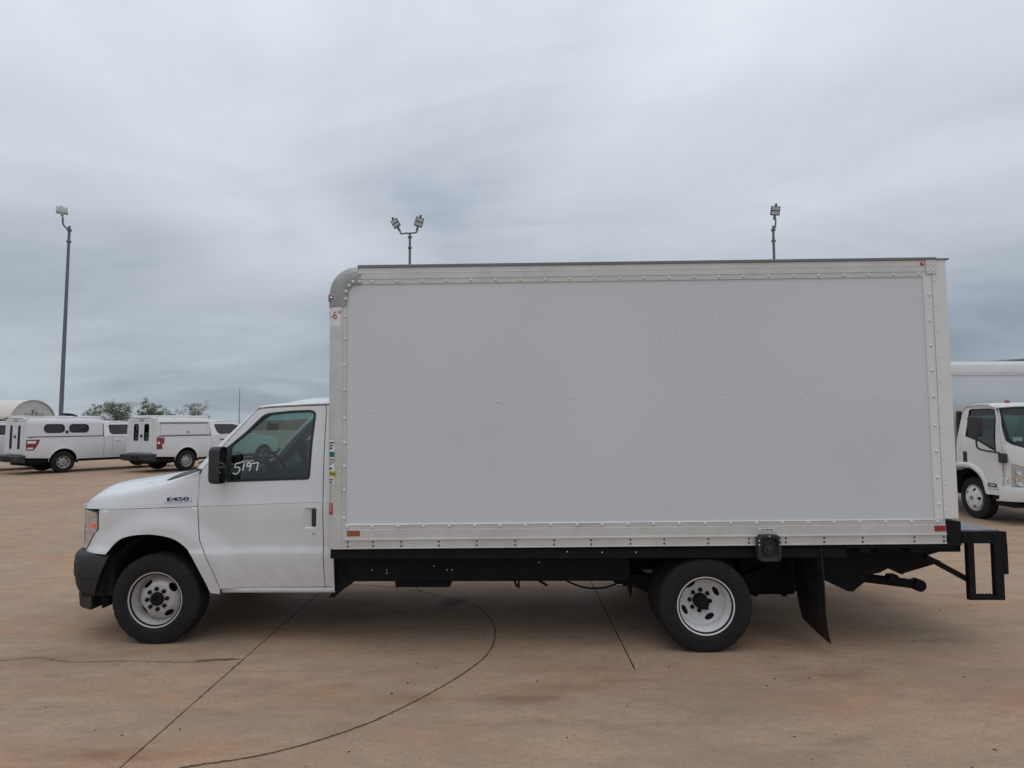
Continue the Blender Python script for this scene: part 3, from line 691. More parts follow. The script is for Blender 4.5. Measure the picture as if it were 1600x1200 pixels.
for sg in (-1, 1):
    rows = []; rin = []
    for i, (s, z) in enumerate(eds):
        a = Vector((s - 0.004, sg*(T(s, z) - 0.001), z + 0.006)); b = ws(sg*0.99, i/(len(eds)-1), 0.0)
        m1 = a.lerp(b, 0.35) + Vector((-0.012, sg*0.016, 0.012)); m2 = a.lerp(b, 0.72) + Vector((-0.012, sg*0.008, 0.012))
        rows.append([a + Vector((0.03, -sg*0.04, -0.02)), a, m1, m2, b, b + Vector((0.03, -sg*0.01, -0.03))])
        rin.append([a + Vector((0.045, -sg*0.05, -0.035)), b + Vector((0.055, -sg*0.02, -0.045)), b + Vector((0.015, -sg*0.01, -0.02))])
    g = G(); g.grid(rows); g.build('windscreen_pillar', M['paint'], truck, smooth=50)
    g = G(); g.grid(rin); g.build('pillar_trim', M['trim'], truck, smooth=50)
    if sg == 1:
        g = G(); g.tube([(0.60, 0.80, 1.66), (0.63, 0.77, 1.68), (0.74, 0.75, 1.82), (0.75, 0.76, 1.86)], 0.014, 8); g.build('grab_handle', M['trim'], truck)
ztop = pchip([0.76, 0.80, 1.063, 1.342, 1.47], [1.958, 1.967, 1.983, 1.994, 1.996])
rows = []
for u in np.linspace(0, 1, 13):
    row = []
    sec = []
    for k in range(25):
        q = -1 + 2*k/24; t = 0.74*q
        f0 = ws_top(t); s = f0.x + (1.47 - f0.x)*u; zz = f0.z + sstep(0, 0.5, u)*0.045*(1 - abs(q)**3) + 0.02*u*(1-abs(q))
        sec.append(Vector((s, t, zz + 0.022*sstep(0, 0.25, u))))
    for sg in (-1, 1):
        s = 0.772 + (1.47 - 0.772)*u; z = ztop(s)
        drop = [Vector((s, sg*(T(s, z) - 0.002), z - 0.002)), Vector((s, sg*(T(s, z) + 0.004), z + 0.008)), Vector((s, sg*(T(s, z) - 0.012), z + 0.020)), Vector((s, sg*(T(s, z) - 0.05), z + 0.022 + 0.008*sstep(0, .25, u)))]
        if sg == -1: row = drop + sec
        else: row = row + drop[::-1]
    rows.append(row)
g = G(); g.grid(rows); roof = g.build('cab_roof', M['paint'], truck, smooth=50, solid=0.004)
g = G(); g.grid([[p + Vector((0.02, 0, -0.035)) for p in r_[2:-2]] for r_ in rows]); g.build('headliner', M['trim'], roof, smooth=60)
for sg in (-1, 1):
    g = G(); g.tube([(s, sg*(T(s, ztop(s)) - 0.008), ztop(s) - 0.007) for s in np.linspace(0.76, 1.468, 10)], 0.009, 6); g.build('roof_seal', M['seal'], roof)
# back of the cab
g = G(); g.add([(1.462, -0.93, 0.45), (1.462, 0.93, 0.45), (1.462, 0.95, 1.2), (1.462, 0.85, 1.98), (1.462, 0.5, 2.03), (1.462, -0.5, 2.03), (1.462, -0.85, 1.98), (1.462, -0.95, 1.2)], [tuple(range(8))]); g.build('cab_back', M['trim'], truck, smooth=0, solid=0.01)
# cab interior
g = G(); rows = []
for s, z in ((0.20, 1.36), (0.30, 1.41), (0.45, 1.405), (0.56, 1.385), (0.60, 1.34), (0.58, 1.10), (0.50, 0.85)):
    rows.append([(s + 0.03*math.cos(t*2.2), t, z + (0.05*math.exp(-((t + 0.42)/0.22)**2) if s > 0.35 and z > 1.3 else 0)) for t in np.linspace(-0.90, 0.90, 19)])
g.grid(rows); g.build('dashboard', M['dash'], truck, smooth=50)
g = G(); g.box((0.5, -0.92, 0.60), (1.46, 0.92, 0.63)); g.build('cab_floor', M['dash'], truck)
def torus(g, c, R_, r_, nrm, n=32, m_=8, sq=1.0):
    nrm = Vector(nrm).normalized(); u, v = g.frame(nrm)
    g.tube([Vector(c) + (u*math.cos(2*math.pi*k/n) + v*math.sin(2*math.pi*k/n))*R_ for k in range(n+1)], r_, m_, False)
g = G(); nrm = Vector((0.82, 0, 0.57)); c0 = Vector((0.755, -0.42, 1.43)); torus(g, c0, 0.185, 0.016, nrm)
u, v = g.frame(nrm)
for a in (200, 340, 90): g.tube([c0 - nrm*0.03, c0 + (u*math.cos(R(a)) + v*math.sin(R(a)))*0.18], 0.017, 6)
g.lathe([(0, 0), (0.07, 0), (0.075, -0.03), (0.05, -0.06)], (0, 0, 0), 'z', 16)
n0 = 4*16
rot = Vector((0, 0, 1)).rotation_difference(nrm)
for i in range(len(g.v) - n0, len(g.v)): g.v[i] = tuple(rot @ Vector(g.v[i]) + c0)
g.tube([c0 - nrm*0.03, c0 - nrm*0.30], 0.035, 8)
g.build('steering_wheel', M['plastic'], truck, smooth=50)
for t0 in (-0.45, 0.45):
    g = G(); g.box((0.88, t0 - 0.25, 0.85), (1.30, t0 + 0.25, 1.03)); st = g.build('seat', M['cloth'], truck, bevel=0.05, segs=3)
    g = G(); g.prism([(1.20, 1.0), (1.32, 1.0), (1.40, 1.62), (1.32, 1.64)], lambda s, z: (s, t0 - 0.24, z), lambda s, z: (s, t0 + 0.24, z)); g.build('seat_back', M['cloth'], st, bevel=0.04, segs=3)
    g = G(); g.prism([(1.34, 1.66), (1.42, 1.66), (1.42, 1.83), (1.36, 1.84)], lambda s, z: (s, t0 - 0.13, z), lambda s, z: (s, t0 + 0.13, z)); g.build('headrest', M['cloth'], st, bevel=0.035, segs=3)
g = G(); a = ws(0.0, 0.72); g.box((a.x + 0.05, -0.13, a.z - 0.10), (a.x + 0.075, 0.13, a.z - 0.03)); g.tube([(a.x + 0.06, 0, a.z - 0.06), (a.x + 0.01, 0, a.z)], 0.01, 6)
g.build('rear_view_mirror', M['plastic'], truck, bevel=0.008)

# badge on the fender
bx = 0.147
def on_fender(s, z): return -(T(s, z) + 0.0)
def sec_t(s, z):                      # outer surface above the crease
    P = section(s)
    for a, b in zip(P, P[1:]):
        if (a.z - z)*(b.z - z) <= 0 and a.z != b.z: return a.y + (b.y - a.y)*(z - a.z)/(b.z - a.z)
    return P[0].y
g = G(); panel(g, [(0.028, 1.174), (0.262, 1.182), (0.262, 1.216), (0.260, 1.219), (0.028, 1.211), (0.026, 1.206)], lambda s, z: (s, -(sec_t(s, z) + 0.006), z), step=0.03)
bd = g.build('badge', M['chrome'], truck, smooth=60, solid=0.012)
me = text_mesh('E450', 0.046, 0.003, 2.05, 0.0, 0.0006); me.materials.append(M['badge'])
o = link('badge_letters', me, bd, smooth=0); o.rotation_euler = (R(90) - math.atan(0.25), R(-2), R(0)); o.location = (bx, -(sec_t(bx, 1.197) + 0.010), 1.198)

# number written on the window
def stroke(pts, off=0.0):
    P = catmull([(a, b, 0) for a, b in pts], 5); g = G()
    g.tube([(p.x, -(T(p.x, p.y) - 0.010 + 0.004), p.y) for p in P], 0.0052, 6); return g
def num(px, py): return (0.590 + (px - 395)*0.00072 , 1.401 + (910 - py)*0.00072)
for nm, pts in (('5', [(500, 768), (455, 780), (425, 790), (415, 830), (455, 828), (478, 850), (465, 885), (430, 908), (398, 895)]), ('1', [(528, 780), (522, 820), (515, 868)]),
                ('9', [(603, 800), (590, 778), (565, 785), (560, 812), (580, 822), (603, 800), (602, 830), (592, 870)]), ('7', [(612, 790), (645, 782), (688, 778), (684, 820), (678, 868)])):
    stroke([num(*p) for p in pts]).build('window_marking', M['chalk'], truck, smooth=60)

# ------------------------------------------------------------------ wheels
def tyre_mesh(R_, wd, rim, seed=0, n=120):
    h = wd/2
    prof = [(rim - 0.006, -h*0.80), (rim + 0.008, -h*0.90), (rim + 0.035, -h*0.985), (rim + 0.048, -h*1.0), (rim + 0.050, -h*1.035), (rim + 0.056, -h*1.035), (rim + 0.059, -h*1.01), (rim + 0.07, -h*1.02), (rim + 0.100, -h*1.0), (R_ - 0.026, -h*0.93), (R_ - 0.010, -h*0.85), (R_ - 0.002, -h*0.74),
            (R_, -h*0.46), (R_ - 0.010, -h*0.44), (R_ - 0.010, -h*0.36), (R_, -h*0.34), (R_, -h*0.06), (R_ - 0.010, -h*0.04), (R_ - 0.010, h*0.04), (R_, h*0.06), (R_, h*0.34), (R_ - 0.010, h*0.36), (R_ - 0.010, h*0.44), (R_, h*0.46),
            (R_ - 0.002, h*0.74), (R_ - 0.010, h*0.85), (R_ - 0.026, h*0.93), (rim + 0.100, h), (rim + 0.05, h), (rim, h*0.85)]
    g = G()
    def fn(i, k):
        if 9 <= i <= 26 and k % 5 == 0 and i not in (16, 17, 18, 19): return -0.005 if i in (10, 11, 12, 23, 24, 25) else (-0.004 if i not in (9, 26) else -0.003)
        if i in (7,): return 0.0015*((k // 3) % 2)
        return 0
    g.lathe(prof, (0, 0, 0), 'y', n, fn)
    return g
def disc_panel(g, r0, r1, depth, holes=(), step=0.02, n=64):
    out = [(r1*math.cos(2*math.pi*k/n), r1*math.sin(2*math.pi*k/n)) for k in range(n)]; hs = []
    if r0: hs.append([(r0*math.cos(2*math.pi*k/24), r0*math.sin(2*math.pi*k/24)) for k in range(24)])
    for (a, rc, ra, rt_) in holes:
        l = []
        for k in range(16):
            e_ = 2*math.pi*k/16; x_, y_ = rc + ra*math.cos(e_), rt_*math.sin(e_); l.append((x_*math.cos(a) - y_*math.sin(a), x_*math.sin(a) + y_*math.cos(a)))
        hs.append(l)
    panel(g, out, lambda x_, y_: (x_, depth(math.hypot(x_, y_)), y_), hs, step)
def wheel(name, loc, sg, style, rot):
    """sg -1: outer face towards the viewer"""
    t = G(); R_, wd, rim = 0.374, 0.222, 0.212
    t = tyre_mesh(R_, wd, rim)
    zc = 0.364
    for i, p in enumerate(t.v):
        if p[2] < -(zc - 0.001): t.v[i] = (p[0]*1.01, p[1]*1.03, -(zc - 0.001))
    e = bpy.data.objects.new(name, None); COL.objects.link(e); e.parent = truck; e.location = loc; e.empty_display_size = 0.1
    ty = t.build('tyre', M['rubber'], e, smooth=32)
    outer = -wd/2*0.80
    if style == 'front':       # convex disc, hub forward
        dep = pchip([0.0, 0.085, 0.118, 0.15, 0.178, 0.19], [-0.068, -0.068, -0.066, -0.048, -0.010, 0.0])
        barrel = [(0.219, outer - 0.012), (0.229, outer - 0.016), (0.233, outer - 0.010), (0.230, outer - 0.002), (0.214, outer + 0.003), (0.207, outer + 0.012), (0.203, outer + 0.030), (0.190, outer + 0.045), (0.186, outer + 0.10)]
        db = 0.0; m_ = M['rimf']
    else:                      # deep dish disc
        dep = pchip([0.0, 0.085, 0.118, 0.15, 0.178, 0.19], [0.078, 0.078, 0.078, 0.068, 0.048, 0.034])
        barrel = [(0.219, outer - 0.012), (0.229, outer - 0.016), (0.233, outer - 0.010), (0.230, outer - 0.002), (0.214, outer + 0.003), (0.207, outer + 0.012), (0.203, outer + 0.030), (0.192, outer + 0.045), (0.189, outer + 0.18)]
        db = 0.0; m_ = M['rimr']
    g = G(); g.lathe(barrel, (0, 0, 0), 'y', 64); disc_panel(g, 0.058, 0.189, lambda r: dep(r) + db, [(R(k*90 + rot), 0.148, 0.020, 0.042) for k in range(4)])
    rim_o = g.build('rim', m_, e, smooth=40)
    g = G(); hb = dep(0.06) + db
    g.lathe([(0.0, hb - 0.008), (0.022, hb - 0.010), (0.030, hb - 0.022), (0.046, hb - 0.024), (0.054, hb - 0.016), (0.059, hb + 0.02)] if style == 'front' else [(0, hb - 0.105), (0.045, hb - 0.105), (0.052, hb - 0.098), (0.055, hb - 0.05), (0.060, hb - 0.045), (0.060, hb + 0.02)], (0, 0, 0), 'y', 20)
    g.build('hub', M['hub'], e)
    nut = None
    for k in range(8):
        a = R(k*45 + rot + 11); p = (0.0835*math.cos(a), hb - 0.004, 0.0835*math.sin(a))
        if nut is None:
            g = G(); g.lathe([(0, -0.016), (0.011, -0.016), (0.0165, -0.012), (0.0175, 0), (0.019, 0.002), (0.019, 0.008)], (0, 0, 0), 'y', 6); nut = g.build('lug_nut', M['hub'], e, loc=p)
        else: copy_of(nut, e, p)
    g = G(); g.lathe([(0.0, 0.10), (0.185, 0.10), (0.185, 0.11)], (0, 0, 0), 'y', 24); g.lathe([(0.12, 0.02 if style == 'front' else 0.085), (0.17, 0.02 if style == 'front' else 0.085), (0.17, 0.1)], (0, 0, 0), 'y', 24)
    g.build('brake_drum', M['gap'], e)
    e.rotation_euler = (0, 0, 0) if sg == -1 else (0, 0, math.pi)
    return e
wheel('front_wheel', (-0.026, -0.885, 0.364), -1, 'front', 38)
wheel('front_wheel', (-0.026, 0.885, 0.364), 1, 'front', 10)
wheel('rear_wheel', (4.500, -1.085, 0.364), -1, 'rear', 30)
wheel('rear_wheel', (4.500, 1.085, 0.364), 1, 'rear', 5)
for sg in (-1, 1):
    t = tyre_mesh(0.374, 0.222, 0.212)
    for i, p in enumerate(t.v):
        if p[2] < -0.363: t.v[i] = (p[0]*1.01, p[1]*1.03, -0.363)
    e = t.build('inner_tyre', M['rubber'], truck, smooth=32, loc=(4.500, sg*0.815, 0.364))
    g = G(); g.lathe([(0.22, -0.10), (0.19, -0.06), (0.10, 0.0), (0.0, 0.0)], (0, 0, 0), 'y', 32); g.build('rim', M['rimr'], e)

# ------------------------------------------------------------------ the cargo box (raked a little: the unladen rear rides high)
RAKE = 0.0065
BY = 1.22
def bs(s, z): return s - 1.5 + RAKE*z          # truck s -> box x
def bz(s, z): return z - RAKE*(s - 1.5)
prof = [(0.075, 0.832), (4.905, 0.832), (4.905, 1.022), (5.005, 1.022), (5.005, 3.10), (0.19, 3.10), (0.075, 2.97)]
g = G(); g.prism(prof, lambda x_, z: (x_, -BY + 0.012, z), lambda x_, z: (x_, BY - 0.012, z))
cb = g.build('cargo_box', M['boxw'], truck, smooth=30)
cb.location = (1.5, 0, 0); cb.rotation_euler = (0, -RAKE, 0)
g = G(); g.grid([[(x_, y, z) for y in (-1.14, 1.14)] for x_, z in [(-0.022, 0.832), (-0.022, 2.0)] + [(0.19 + 0.212*math.cos(R(a)), 2.89 + 0.212*math.sin(R(a))) for a in range(180, 89, -6)] + [(0.4, 3.103)]]); g.build('front_wall', M['boxw'], cb, smooth=40)
def post_y(x_):
    if x_ >= 0.062: return BY
    q = min(1, (0.062 - x_)/0.09); return BY - 0.09*(1 - math.sqrt(max(0, 1 - q*q)))
def extr(prof_yz, x0, x1, name, m, parent=cb, n=2, **k):
    """rail: profile (y outwards, z) swept along x on both sides"""
    for sg in (-1, 1):
        g = G(); g.grid([[(x_, sg*y, z) for y, z in prof_yz] for x_ in np.linspace(x0, x1, n)])
        for x_ in (x0, x1): g.add([(x_, sg*y, z) for y, z in prof_yz] + [(x_, sg*(BY - 0.012), prof_yz[-1][1]), (x_, sg*(BY - 0.012), prof_yz[0][1])], [tuple(range(len(prof_yz) + 2))])
        g.build(name, m, parent, smooth=25, **k)
extr([(BY-0.012, 2.966), (BY-0.004, 2.966), (BY-0.002, 3.004), (BY+0.003, 3.006), (BY+0.004, 3.050), (BY+0.0055, 3.052), (BY+0.0055, 3.058), (BY+0.004, 3.060), (BY+0.004, 3.098), (BY-0.01, 3.099)], 0.235, 4.905, 'top_rail', M['alum'])
extr([(BY-0.012, 3.099), (BY+0.014, 3.0995), (BY+0.016, 3.118), (BY+0.002, 3.124), (BY-0.10, 3.128)], 0.225, 4.93, 'roof_edge', M['alumd'])
extr([(BY-0.012, 1.018), (BY-0.002, 1.018), (BY+0.002, 1.014), (BY-0.002, 1.010), (BY-0.003, 0.976), (BY+0.002, 0.974), (BY+0.003, 0.906), (BY+0.013, 0.904), (BY+0.014, 0.896), (BY+0.001, 0.893), (BY+0.001, 0.834), (BY+0.010, 0.831), (BY+0.010, 0.825), (BY-0.05, 0.824)], 0.115, 4.905, 'bottom_rail', M['alum'])
for sg in (-1, 1):
    # rounded front post with its riveted flange
    xs = [-0.028 + 0.09*(1 - math.cos(R(a))) for a in range(0, 91, 9)]
    path_ = [(-0.028, 0.95)] + [(x_, post_y(x_)) for x_ in xs] + [(0.098, BY), (0.100, BY-0.004), (0.102, BY-0.004), (0.106, BY-0.002), (0.132, BY-0.002), (0.133, BY-0.012)]
    g = G(); g.grid([[(x_, sg*y, z) for x_, y in path_] for z in (0.822, 1.5, 2.2, 2.80)])
    g.build('front_post', M['alum'], cb, smooth=35)
    # cast corner cap
    inner = catmull([(0.245, 2.966, 0), (0.19, 2.963, 0), (0.157, 2.942, 0), (0.141, 2.90, 0), (0.136, 2.85, 0), (0.133, 2.785, 0)], 3)
    outer_ = catmull([(0.245, 3.126, 0), (0.165, 3.124, 0), (0.08, 3.092, 0), (0.010, 3.025, 0), (-0.028, 2.93, 0), (-0.034, 2.785, 0)], 3)
    rows = []
    for k_, (q, yy) in enumerate(((0, BY-0.011), (0.0, BY+0.004), (0.25, BY+0.008), (0.60, BY+0.006), (0.80, BY-0.010), (0.92, BY-0.035), (1.0, BY-0.085), (1.0, BY-0.30))):
        rows.append([(a.x + (b.x - a.x)*q, sg*yy, a.y + (b.y - a.y)*q) for a, b in zip(inner, outer_)])
    g = G(); g.grid(rows); cap = g.build('corner_cap', M['cast'], cb, smooth=50, solid=0.006)
    # rear trim and post
    g = G(); g.grid([[(x_, sg*y, z) for x_, y in ((4.826, BY-0.012), (4.827, BY-0.003), (4.832, BY-0.001), (4.888, BY-0.001), (4.894, BY-0.003), (4.896, BY-0.010))] for z in (1.018, 3.0)]); g.build('rear_trim', M['postw'], cb, smooth=25)
    g = G(); g.grid([[(x_, sg*y, z) for x_, y in ((4.897, BY-0.012), (4.898, BY+0.001), (4.905, BY+0.003), (5.004, BY+0.003), (5.014, BY-0.004), (5.016, BY-0.14))] for z in (1.022, 3.10)]); g.build('rear_post', M['postw'], cb, smooth=30)
    g = G(); g.box((4.90, min(sg*(BY+0.012), sg*(BY-0.09)), 3.100), (5.035, max(sg*(BY+0.012), sg*(BY-0.09)), 3.112)); g.build('roof_lip', M['alumd'], cb)
    g = G(); g.box((4.845, min(sg*(BY+0.003), sg*(BY+0.012)), 2.985), (4.93, max(sg*(BY+0.003), sg*(BY+0.012)), 3.098)); g.build('corner_plate', M['alum'], cb, bevel=0.002)
# roll-up rear door
g = G(); g.box((5.006, -1.06, 1.05), (5.012, 1.06, 2.98)); rd = g.build('rear_door', M['postw'], cb)
sl0 = None
for k in range(8):
    if sl0 is None: g = G(); g.box((0, -1.05, 0.003), (0.010, 1.05, 0.236)); sl0 = g.build('door_slat', M['postw'], cb, bevel=0.004, loc=(5.012, 0, 1.06))
    else: copy_of(sl0, cb, (5.012, 0, 1.06 + 0.24*k))
# rivets
g = G(); g.lathe([(0.0135, 0.0), (0.0125, -0.004), (0.009, -0.0075), (0.004, -0.0095), (0.0, -0.0098)], (0, 0, 0), 'y', 12); rv = g.build('rivet', M['rivet'], cb, smooth=60, loc=(bs(1.825, 2.987), -BY+0.003, 2.986))
g = G(); g.lathe([(0.0085, 0.0), (0.0075, -0.003), (0.0, -0.005)], (0, 0, 0), 'y', 10); rs = g.build('small_rivet', M['rivet'], cb, smooth=60, loc=(bs(1.847, 1.913), -BY+0.012, bz(1.847, 1.913)))
def riv(s, z, y): copy_of(rv, cb, (bs(s, z), y, bz(s, z)))
for k in range(1, 23): riv(1.825 + 0.2022*k, 2.986 + RAKE*(0.325 + 0.2022*k), -BY+0.003)
for k in range(24): riv(1.638 + 0.2043*k, 0.999 + RAKE*(0.138 + 0.2043*k), -BY+0.003)
for z in (2.701, 2.516, 2.299, 2.101, 1.867, 1.671, 1.481, 1.292, 1.067): copy_of(rv, cb, (0.119, -BY+0.002, bz(1.62, z)))
for s, z in ((1.722, 3.055), (1.722, 2.985), (1.668, 2.985), (1.637, 2.953), (1.612, 2.905), (1.609, 2.845)): copy_of(rv, cb, (bs(s, z), -BY-0.008, bz(s, z)))
for z in (2.845, 2.636, 2.433, 2.231, 2.022, 1.790, 1.585, 1.375, 1.165): copy_of(rv, cb, (4.862, -BY+0.001, z - 0.031))
for s, z in ((2.247, 2.041), (2.85, 2.001), (3.456, 2.024), (4.066, 2.026), (4.679, 2.013), (5.296, 2.02), (5.906, 2.022), (6.29, 2.02)): copy_of(rs, cb, (bs(s, z), -BY+0.012, bz(s, z)))
for k in range(10): copy_of(rs, cb, (4.915, -BY-0.003, 2.93 - 0.205*k))
for x_, z in ((4.862, 3.06), (4.905, 3.06), (4.862, 3.01), (4.905, 3.01), (4.84, 0.995), (4.875, 0.995)): copy_of(rs, cb, (x_, -BY-0.012 if z > 1.5 else -BY+0.003, z))
g = G(); g.lathe([(0.0085, 0.002), (0.0085, -0.004), (0.0, -0.006)], (0, 0, 0), 'y', 6); bl = None
for s in (1.645, 1.848, 2.074, 2.376, 2.678, 2.985, 3.296, 3.591, 3.902, 4.171, 4.52, 4.84, 5.134, 5.437, 5.74, 6.148, 6.379):
    for z in (0.878, 0.846):
        p = (bs(s, z), -BY-0.001, z)
        if bl is None: bl = g.build('bolt', M['bolt'], cb, loc=p)
        else: copy_of(bl, cb, p)
# reflectors and marker lamps
def plate(x0, z0, x1, z1, y, name, m, th=0.004, bev=0.0015, parent=cb):
    g = G(); g.box((x0, -y - th, z0), (x1, -y, z1)); return g.build(name, m, parent, bevel=bev)
plate(0.145, 0.926, 0.248, 0.970, BY+0.003, 'amber_reflector', M['amberd'], 0.005)
plate(4.815, 0.922, 4.900, 0.968, BY+0.003, 'red_reflector', M['red'], 0.006, 0.004)
plate(0.16, 0.842, 0.235, 0.868, BY+0.001, 'stamped_plate', M['alum'], 0.002)
g = G(); g.lathe([(0.016, 0.0), (0.015, -0.008), (0.009, -0.012), (0.0, -0.013)], (bs(6.30, 3.118), -BY-0.004, bz(6.30, 3.100)), 'y', 14); g.build('marker_lamp', M['red'], cb, smooth=60)
g = G(); g.lathe([(0.006, 0.0), (0.0, -0.002)], (bs(6.30, 3.118), -BY-0.0165, bz(6.30, 3.100)), 'y', 8); g.build('lamp_glow', M['led'], cb, smooth=60)
plate(-0.022, 2.825, 0.040, 2.888, BY-0.030, 'lamp_recess', M['alumd'], 0.024, 0.008)
g = G(); g.lathe([(0.013, 0.0), (0.011, -0.008), (0.0, -0.011)], (0.006, -BY+0.006, 2.858), 'y', 12); g.build('marker_lamp', M['red'], cb, smooth=60)
g = G(); g.lathe([(0.005, 0.0), (0.0, -0.003)], (0.007, -BY-0.0045, 2.858), 'y', 8); g.build('lamp_glow', M['ledw'], cb, smooth=60)
# stickers on the rounded post
def on_post(off): return lambda x_, z: (x_, -(post_y(x_) + off), z)
def sticker(s0, z0, s1, z1, m, off=0.0015, name='sticker'):
    zc_ = (z0 + z1)/2; g = G(); xa, xb = max(-0.012, bs(s0, zc_)), bs(s1, zc_)
    g.grid([[on_post(off)(x_, z) for x_ in np.linspace(xa, xb, 8)] for z in (z0, z1)], flip=False); return g.build(name, m, cb, smooth=60)
sticker(1.475, 2.620, 1.566, 2.782, M['white'], name='height_label')
me = text_mesh("'-6\"", 0.092, 0.0, 0.95, 0, 0.0); me.materials.append(M['redink'])
for v_ in me.vertices:
    x_, z = v_.co.x + 0.030, v_.co.y + 2.708; v_.co = (x_, -(post_y(x_) + 0.0032), z)
link('height_lettering', me, cb, smooth=0)
sticker(1.473, 1.336, 1.530, 1.692, M['white'], name='warning_label')
sticker(1.475, 1.557, 1.528, 1.599, M['green'], 0.003, name='label_band')
sticker(1.475, 1.398, 1.538, 1.444, M['yellow'], 0.003, name='label_band')
me = text_mesh("TION", 0.026, 0.0, 0.9, 0, 0.001); me.materials.append(M['ink'])
for v_ in me.vertices:
    x_, z = v_.co.x + 0.018, v_.co.y + 1.421; v_.co = (x_, -(post_y(x_) + 0.0042), z)
link('label_lettering', me, cb, smooth=0)
g = G()
for z0, a, b, h in ((1.672, 0.0, 0.036, 0.012), (1.650, 0.0, 0.028, 0.010), (1.628, 0.0, 0.020, 0.014), (1.540, 0.0, 0.040, 0.006), (1.526, 0.0, 0.044, 0.006), (1.511, 0.0, 0.034, 0.006), (1.499, 0.0, 0.014, 0.006), (1.465, 0.0, 0.016, 0.016), (1.378, 0.0, 0.030, 0.008), (1.362, 0.0, 0.026, 0.008), (1.347, 0.0, 0.022, 0.008)):
    g.grid([[on_post(0.003)(x_, z) for x_ in np.linspace(a - 0.012, b, 5)] for z in (z0 - h/2, z0 + h/2)])
g.build('label_print', M['ink'], cb, smooth=0)
sticker(1.470, 1.205, 1.493, 1.310, M['pale'], name='faded_label')
sticker(1.475, 1.095, 1.518, 1.188, M['redink'], name='red_label')
g = G()
for z0, a, b, h in ((1.165, 0.006, 0.014, 0.006), (1.150, 0.006, 0.012, 0.005), (1.136, 0.006, 0.014, 0.005), (1.122, 0.006, 0.012, 0.005), (1.180, 0.010, 0.022, 0.004)):
    g.grid([[on_post(0.003)(x_, z) for x_ in np.linspace(a - 0.008, b, 4)] for z in (z0 - h/2, z0 + h/2)])
g.build('label_print', M['white'], cb, smooth=0)
plate(bs(4.925, .97), 0.938, bs(5.045, .97), 0.960, BY+0.003, 'fuel_label', M['white'], 0.002)
g = G()
for a, b in ((0.014, 0.034), (0.040, 0.078), (0.083, 0.108)): g.box((bs(4.925 + a, .97), -BY-0.0068, 0.945), (bs(4.925 + b, .97), -BY-0.0052, 0.952))
g.build('label_print', M['ink'], cb, smooth=0)

# fuel filler cup
fx0, fx1, fz0, fz1 = bs(4.894, .83), bs(5.077, .83), 0.706, 0.912
rows = []
for ins, y in ((0, BY-0.01), (0, BY+0.050), (0.006, BY+0.055), (0.020, BY+0.053), (0.024, BY+0.045), (0.034, BY+0.0165)):
    rows.append([(x_, -(y - (0.028 if k_ < 12 and False else 0)), z) for k_, (x_, z) in enumerate(rrect(fx0 + ins, fz0 + ins, fx1 - ins, fz1 - ins, 0.035, 5))])
g = G(); g.grid(rows, True); o_ = len(g.v) - 24; g.f.append(tuple(range(o_, o_ + 24)))
fc = g.build('filler_housing', M['bumper'], truck, smooth=40); fc.location = cb.location; fc.rotation_euler = cb.rotation_euler
g = G(); g.lathe([(0, -0.045), (0.010, -0.045), (0.012, -0.03), (0.034, -0.028), (0.038, -0.02), (0.040, 0.01)], ((fx0+fx1)/2 - 0.005, -BY-0.006, 0.795), 'y', 18); g.build('filler_cap', M['plastic'], fc)
for x_, z in ((fx0+0.01, 0.870), (fx1-0.01, 0.872), (fx0+0.01, 0.838), (fx1-0.01, 0.840), ((fx0+fx1)/2, fz1-0.008)):
    g = G(); g.lathe([(0.006, 0.0), (0.005, -0.004), (0, -0.005)], (x_, -BY-0.054, z), 'y', 8); g.build('screw', M['rivet'], fc)

# ------------------------------------------------------------------ chassis under the box
K = M['steel']
def part(name, g, m=K, bevel=0.0, smooth=35): return g.build(name, m, truck, smooth=smooth, bevel=bevel)
for sg in (-1, 1):
    g = G(); g.prism([(0.5, 0.43), (1.5, 0.43), (3.7, 0.44), (4.1, 0.52), (4.9, 0.52), (5.2, 0.46), (6.0, 0.50), (6.55, 0.58), (6.55, 0.72), (5.2, 0.70), (1.5, 0.66), (0.5, 0.62)], lambda s, z: (s, sg*0.40, z), lambda s, z: (s, sg*0.48, z)); part('frame_rail', g, bevel=0.01)
    g = G(); g.box((1.55, min(sg*0.36, sg*0.50), 0.66), (6.45, max(sg*0.36, sg*0.50), 0.76)); part('subframe', g)
xm = None
for k in range(12):
    if xm is None: g = G(); g.box((-0.04, -1.19, 0.755), (0.04, 1.19, 0.832)); xm = g.build('cross_member', K, truck, loc=(1.72, 0, 0), smooth=0)
    else: copy_of(xm, truck, (1.72 + k*0.405, 0, 0.0026*k))
g = G(); g.box((1.50, -1.195, 0.815), (6.47, 1.195, 0.842)); part('floor_plate', g)
for sg in (-1, 1):
    g = G(); g.box((1.50, min(sg*1.17, sg*1.195), 0.745), (5.62, max(sg*1.17, sg*1.195), 0.84)); part('side_skirt', g)
g = G(); g.box((1.56, -0.95, 0.50), (3.95, -0.50, 0.80)); part('tool_shelf', g, bevel=0.02)
g = G(); g.box((1.56, 0.50, 0.45), (3.95, 0.95, 0.80)); part('tool_shelf', g, bevel=0.02)
g = G(); g.box((1.96, -0.88, 0.435), (2.43, -0.50, 0.70)); part('battery_box', g, bevel=0.012)
g = G(); g.prism([(1.452, 0.83), (1.452, 0.42), (1.41, 0.372), (1.458, 0.366), (1.545, 0.442), (1.60, 0.475), (1.64, 0.52), (1.66, 0.83)], lambda s, z: (s, -0.93, z), lambda s, z: (s, 0.93, z)); part('cab_mount', g)
g = G(); g.box((1.3, -0.42, 0.405), (4.1, 0.42, 0.50)); part('crossover_tray', g, bevel=0.02)
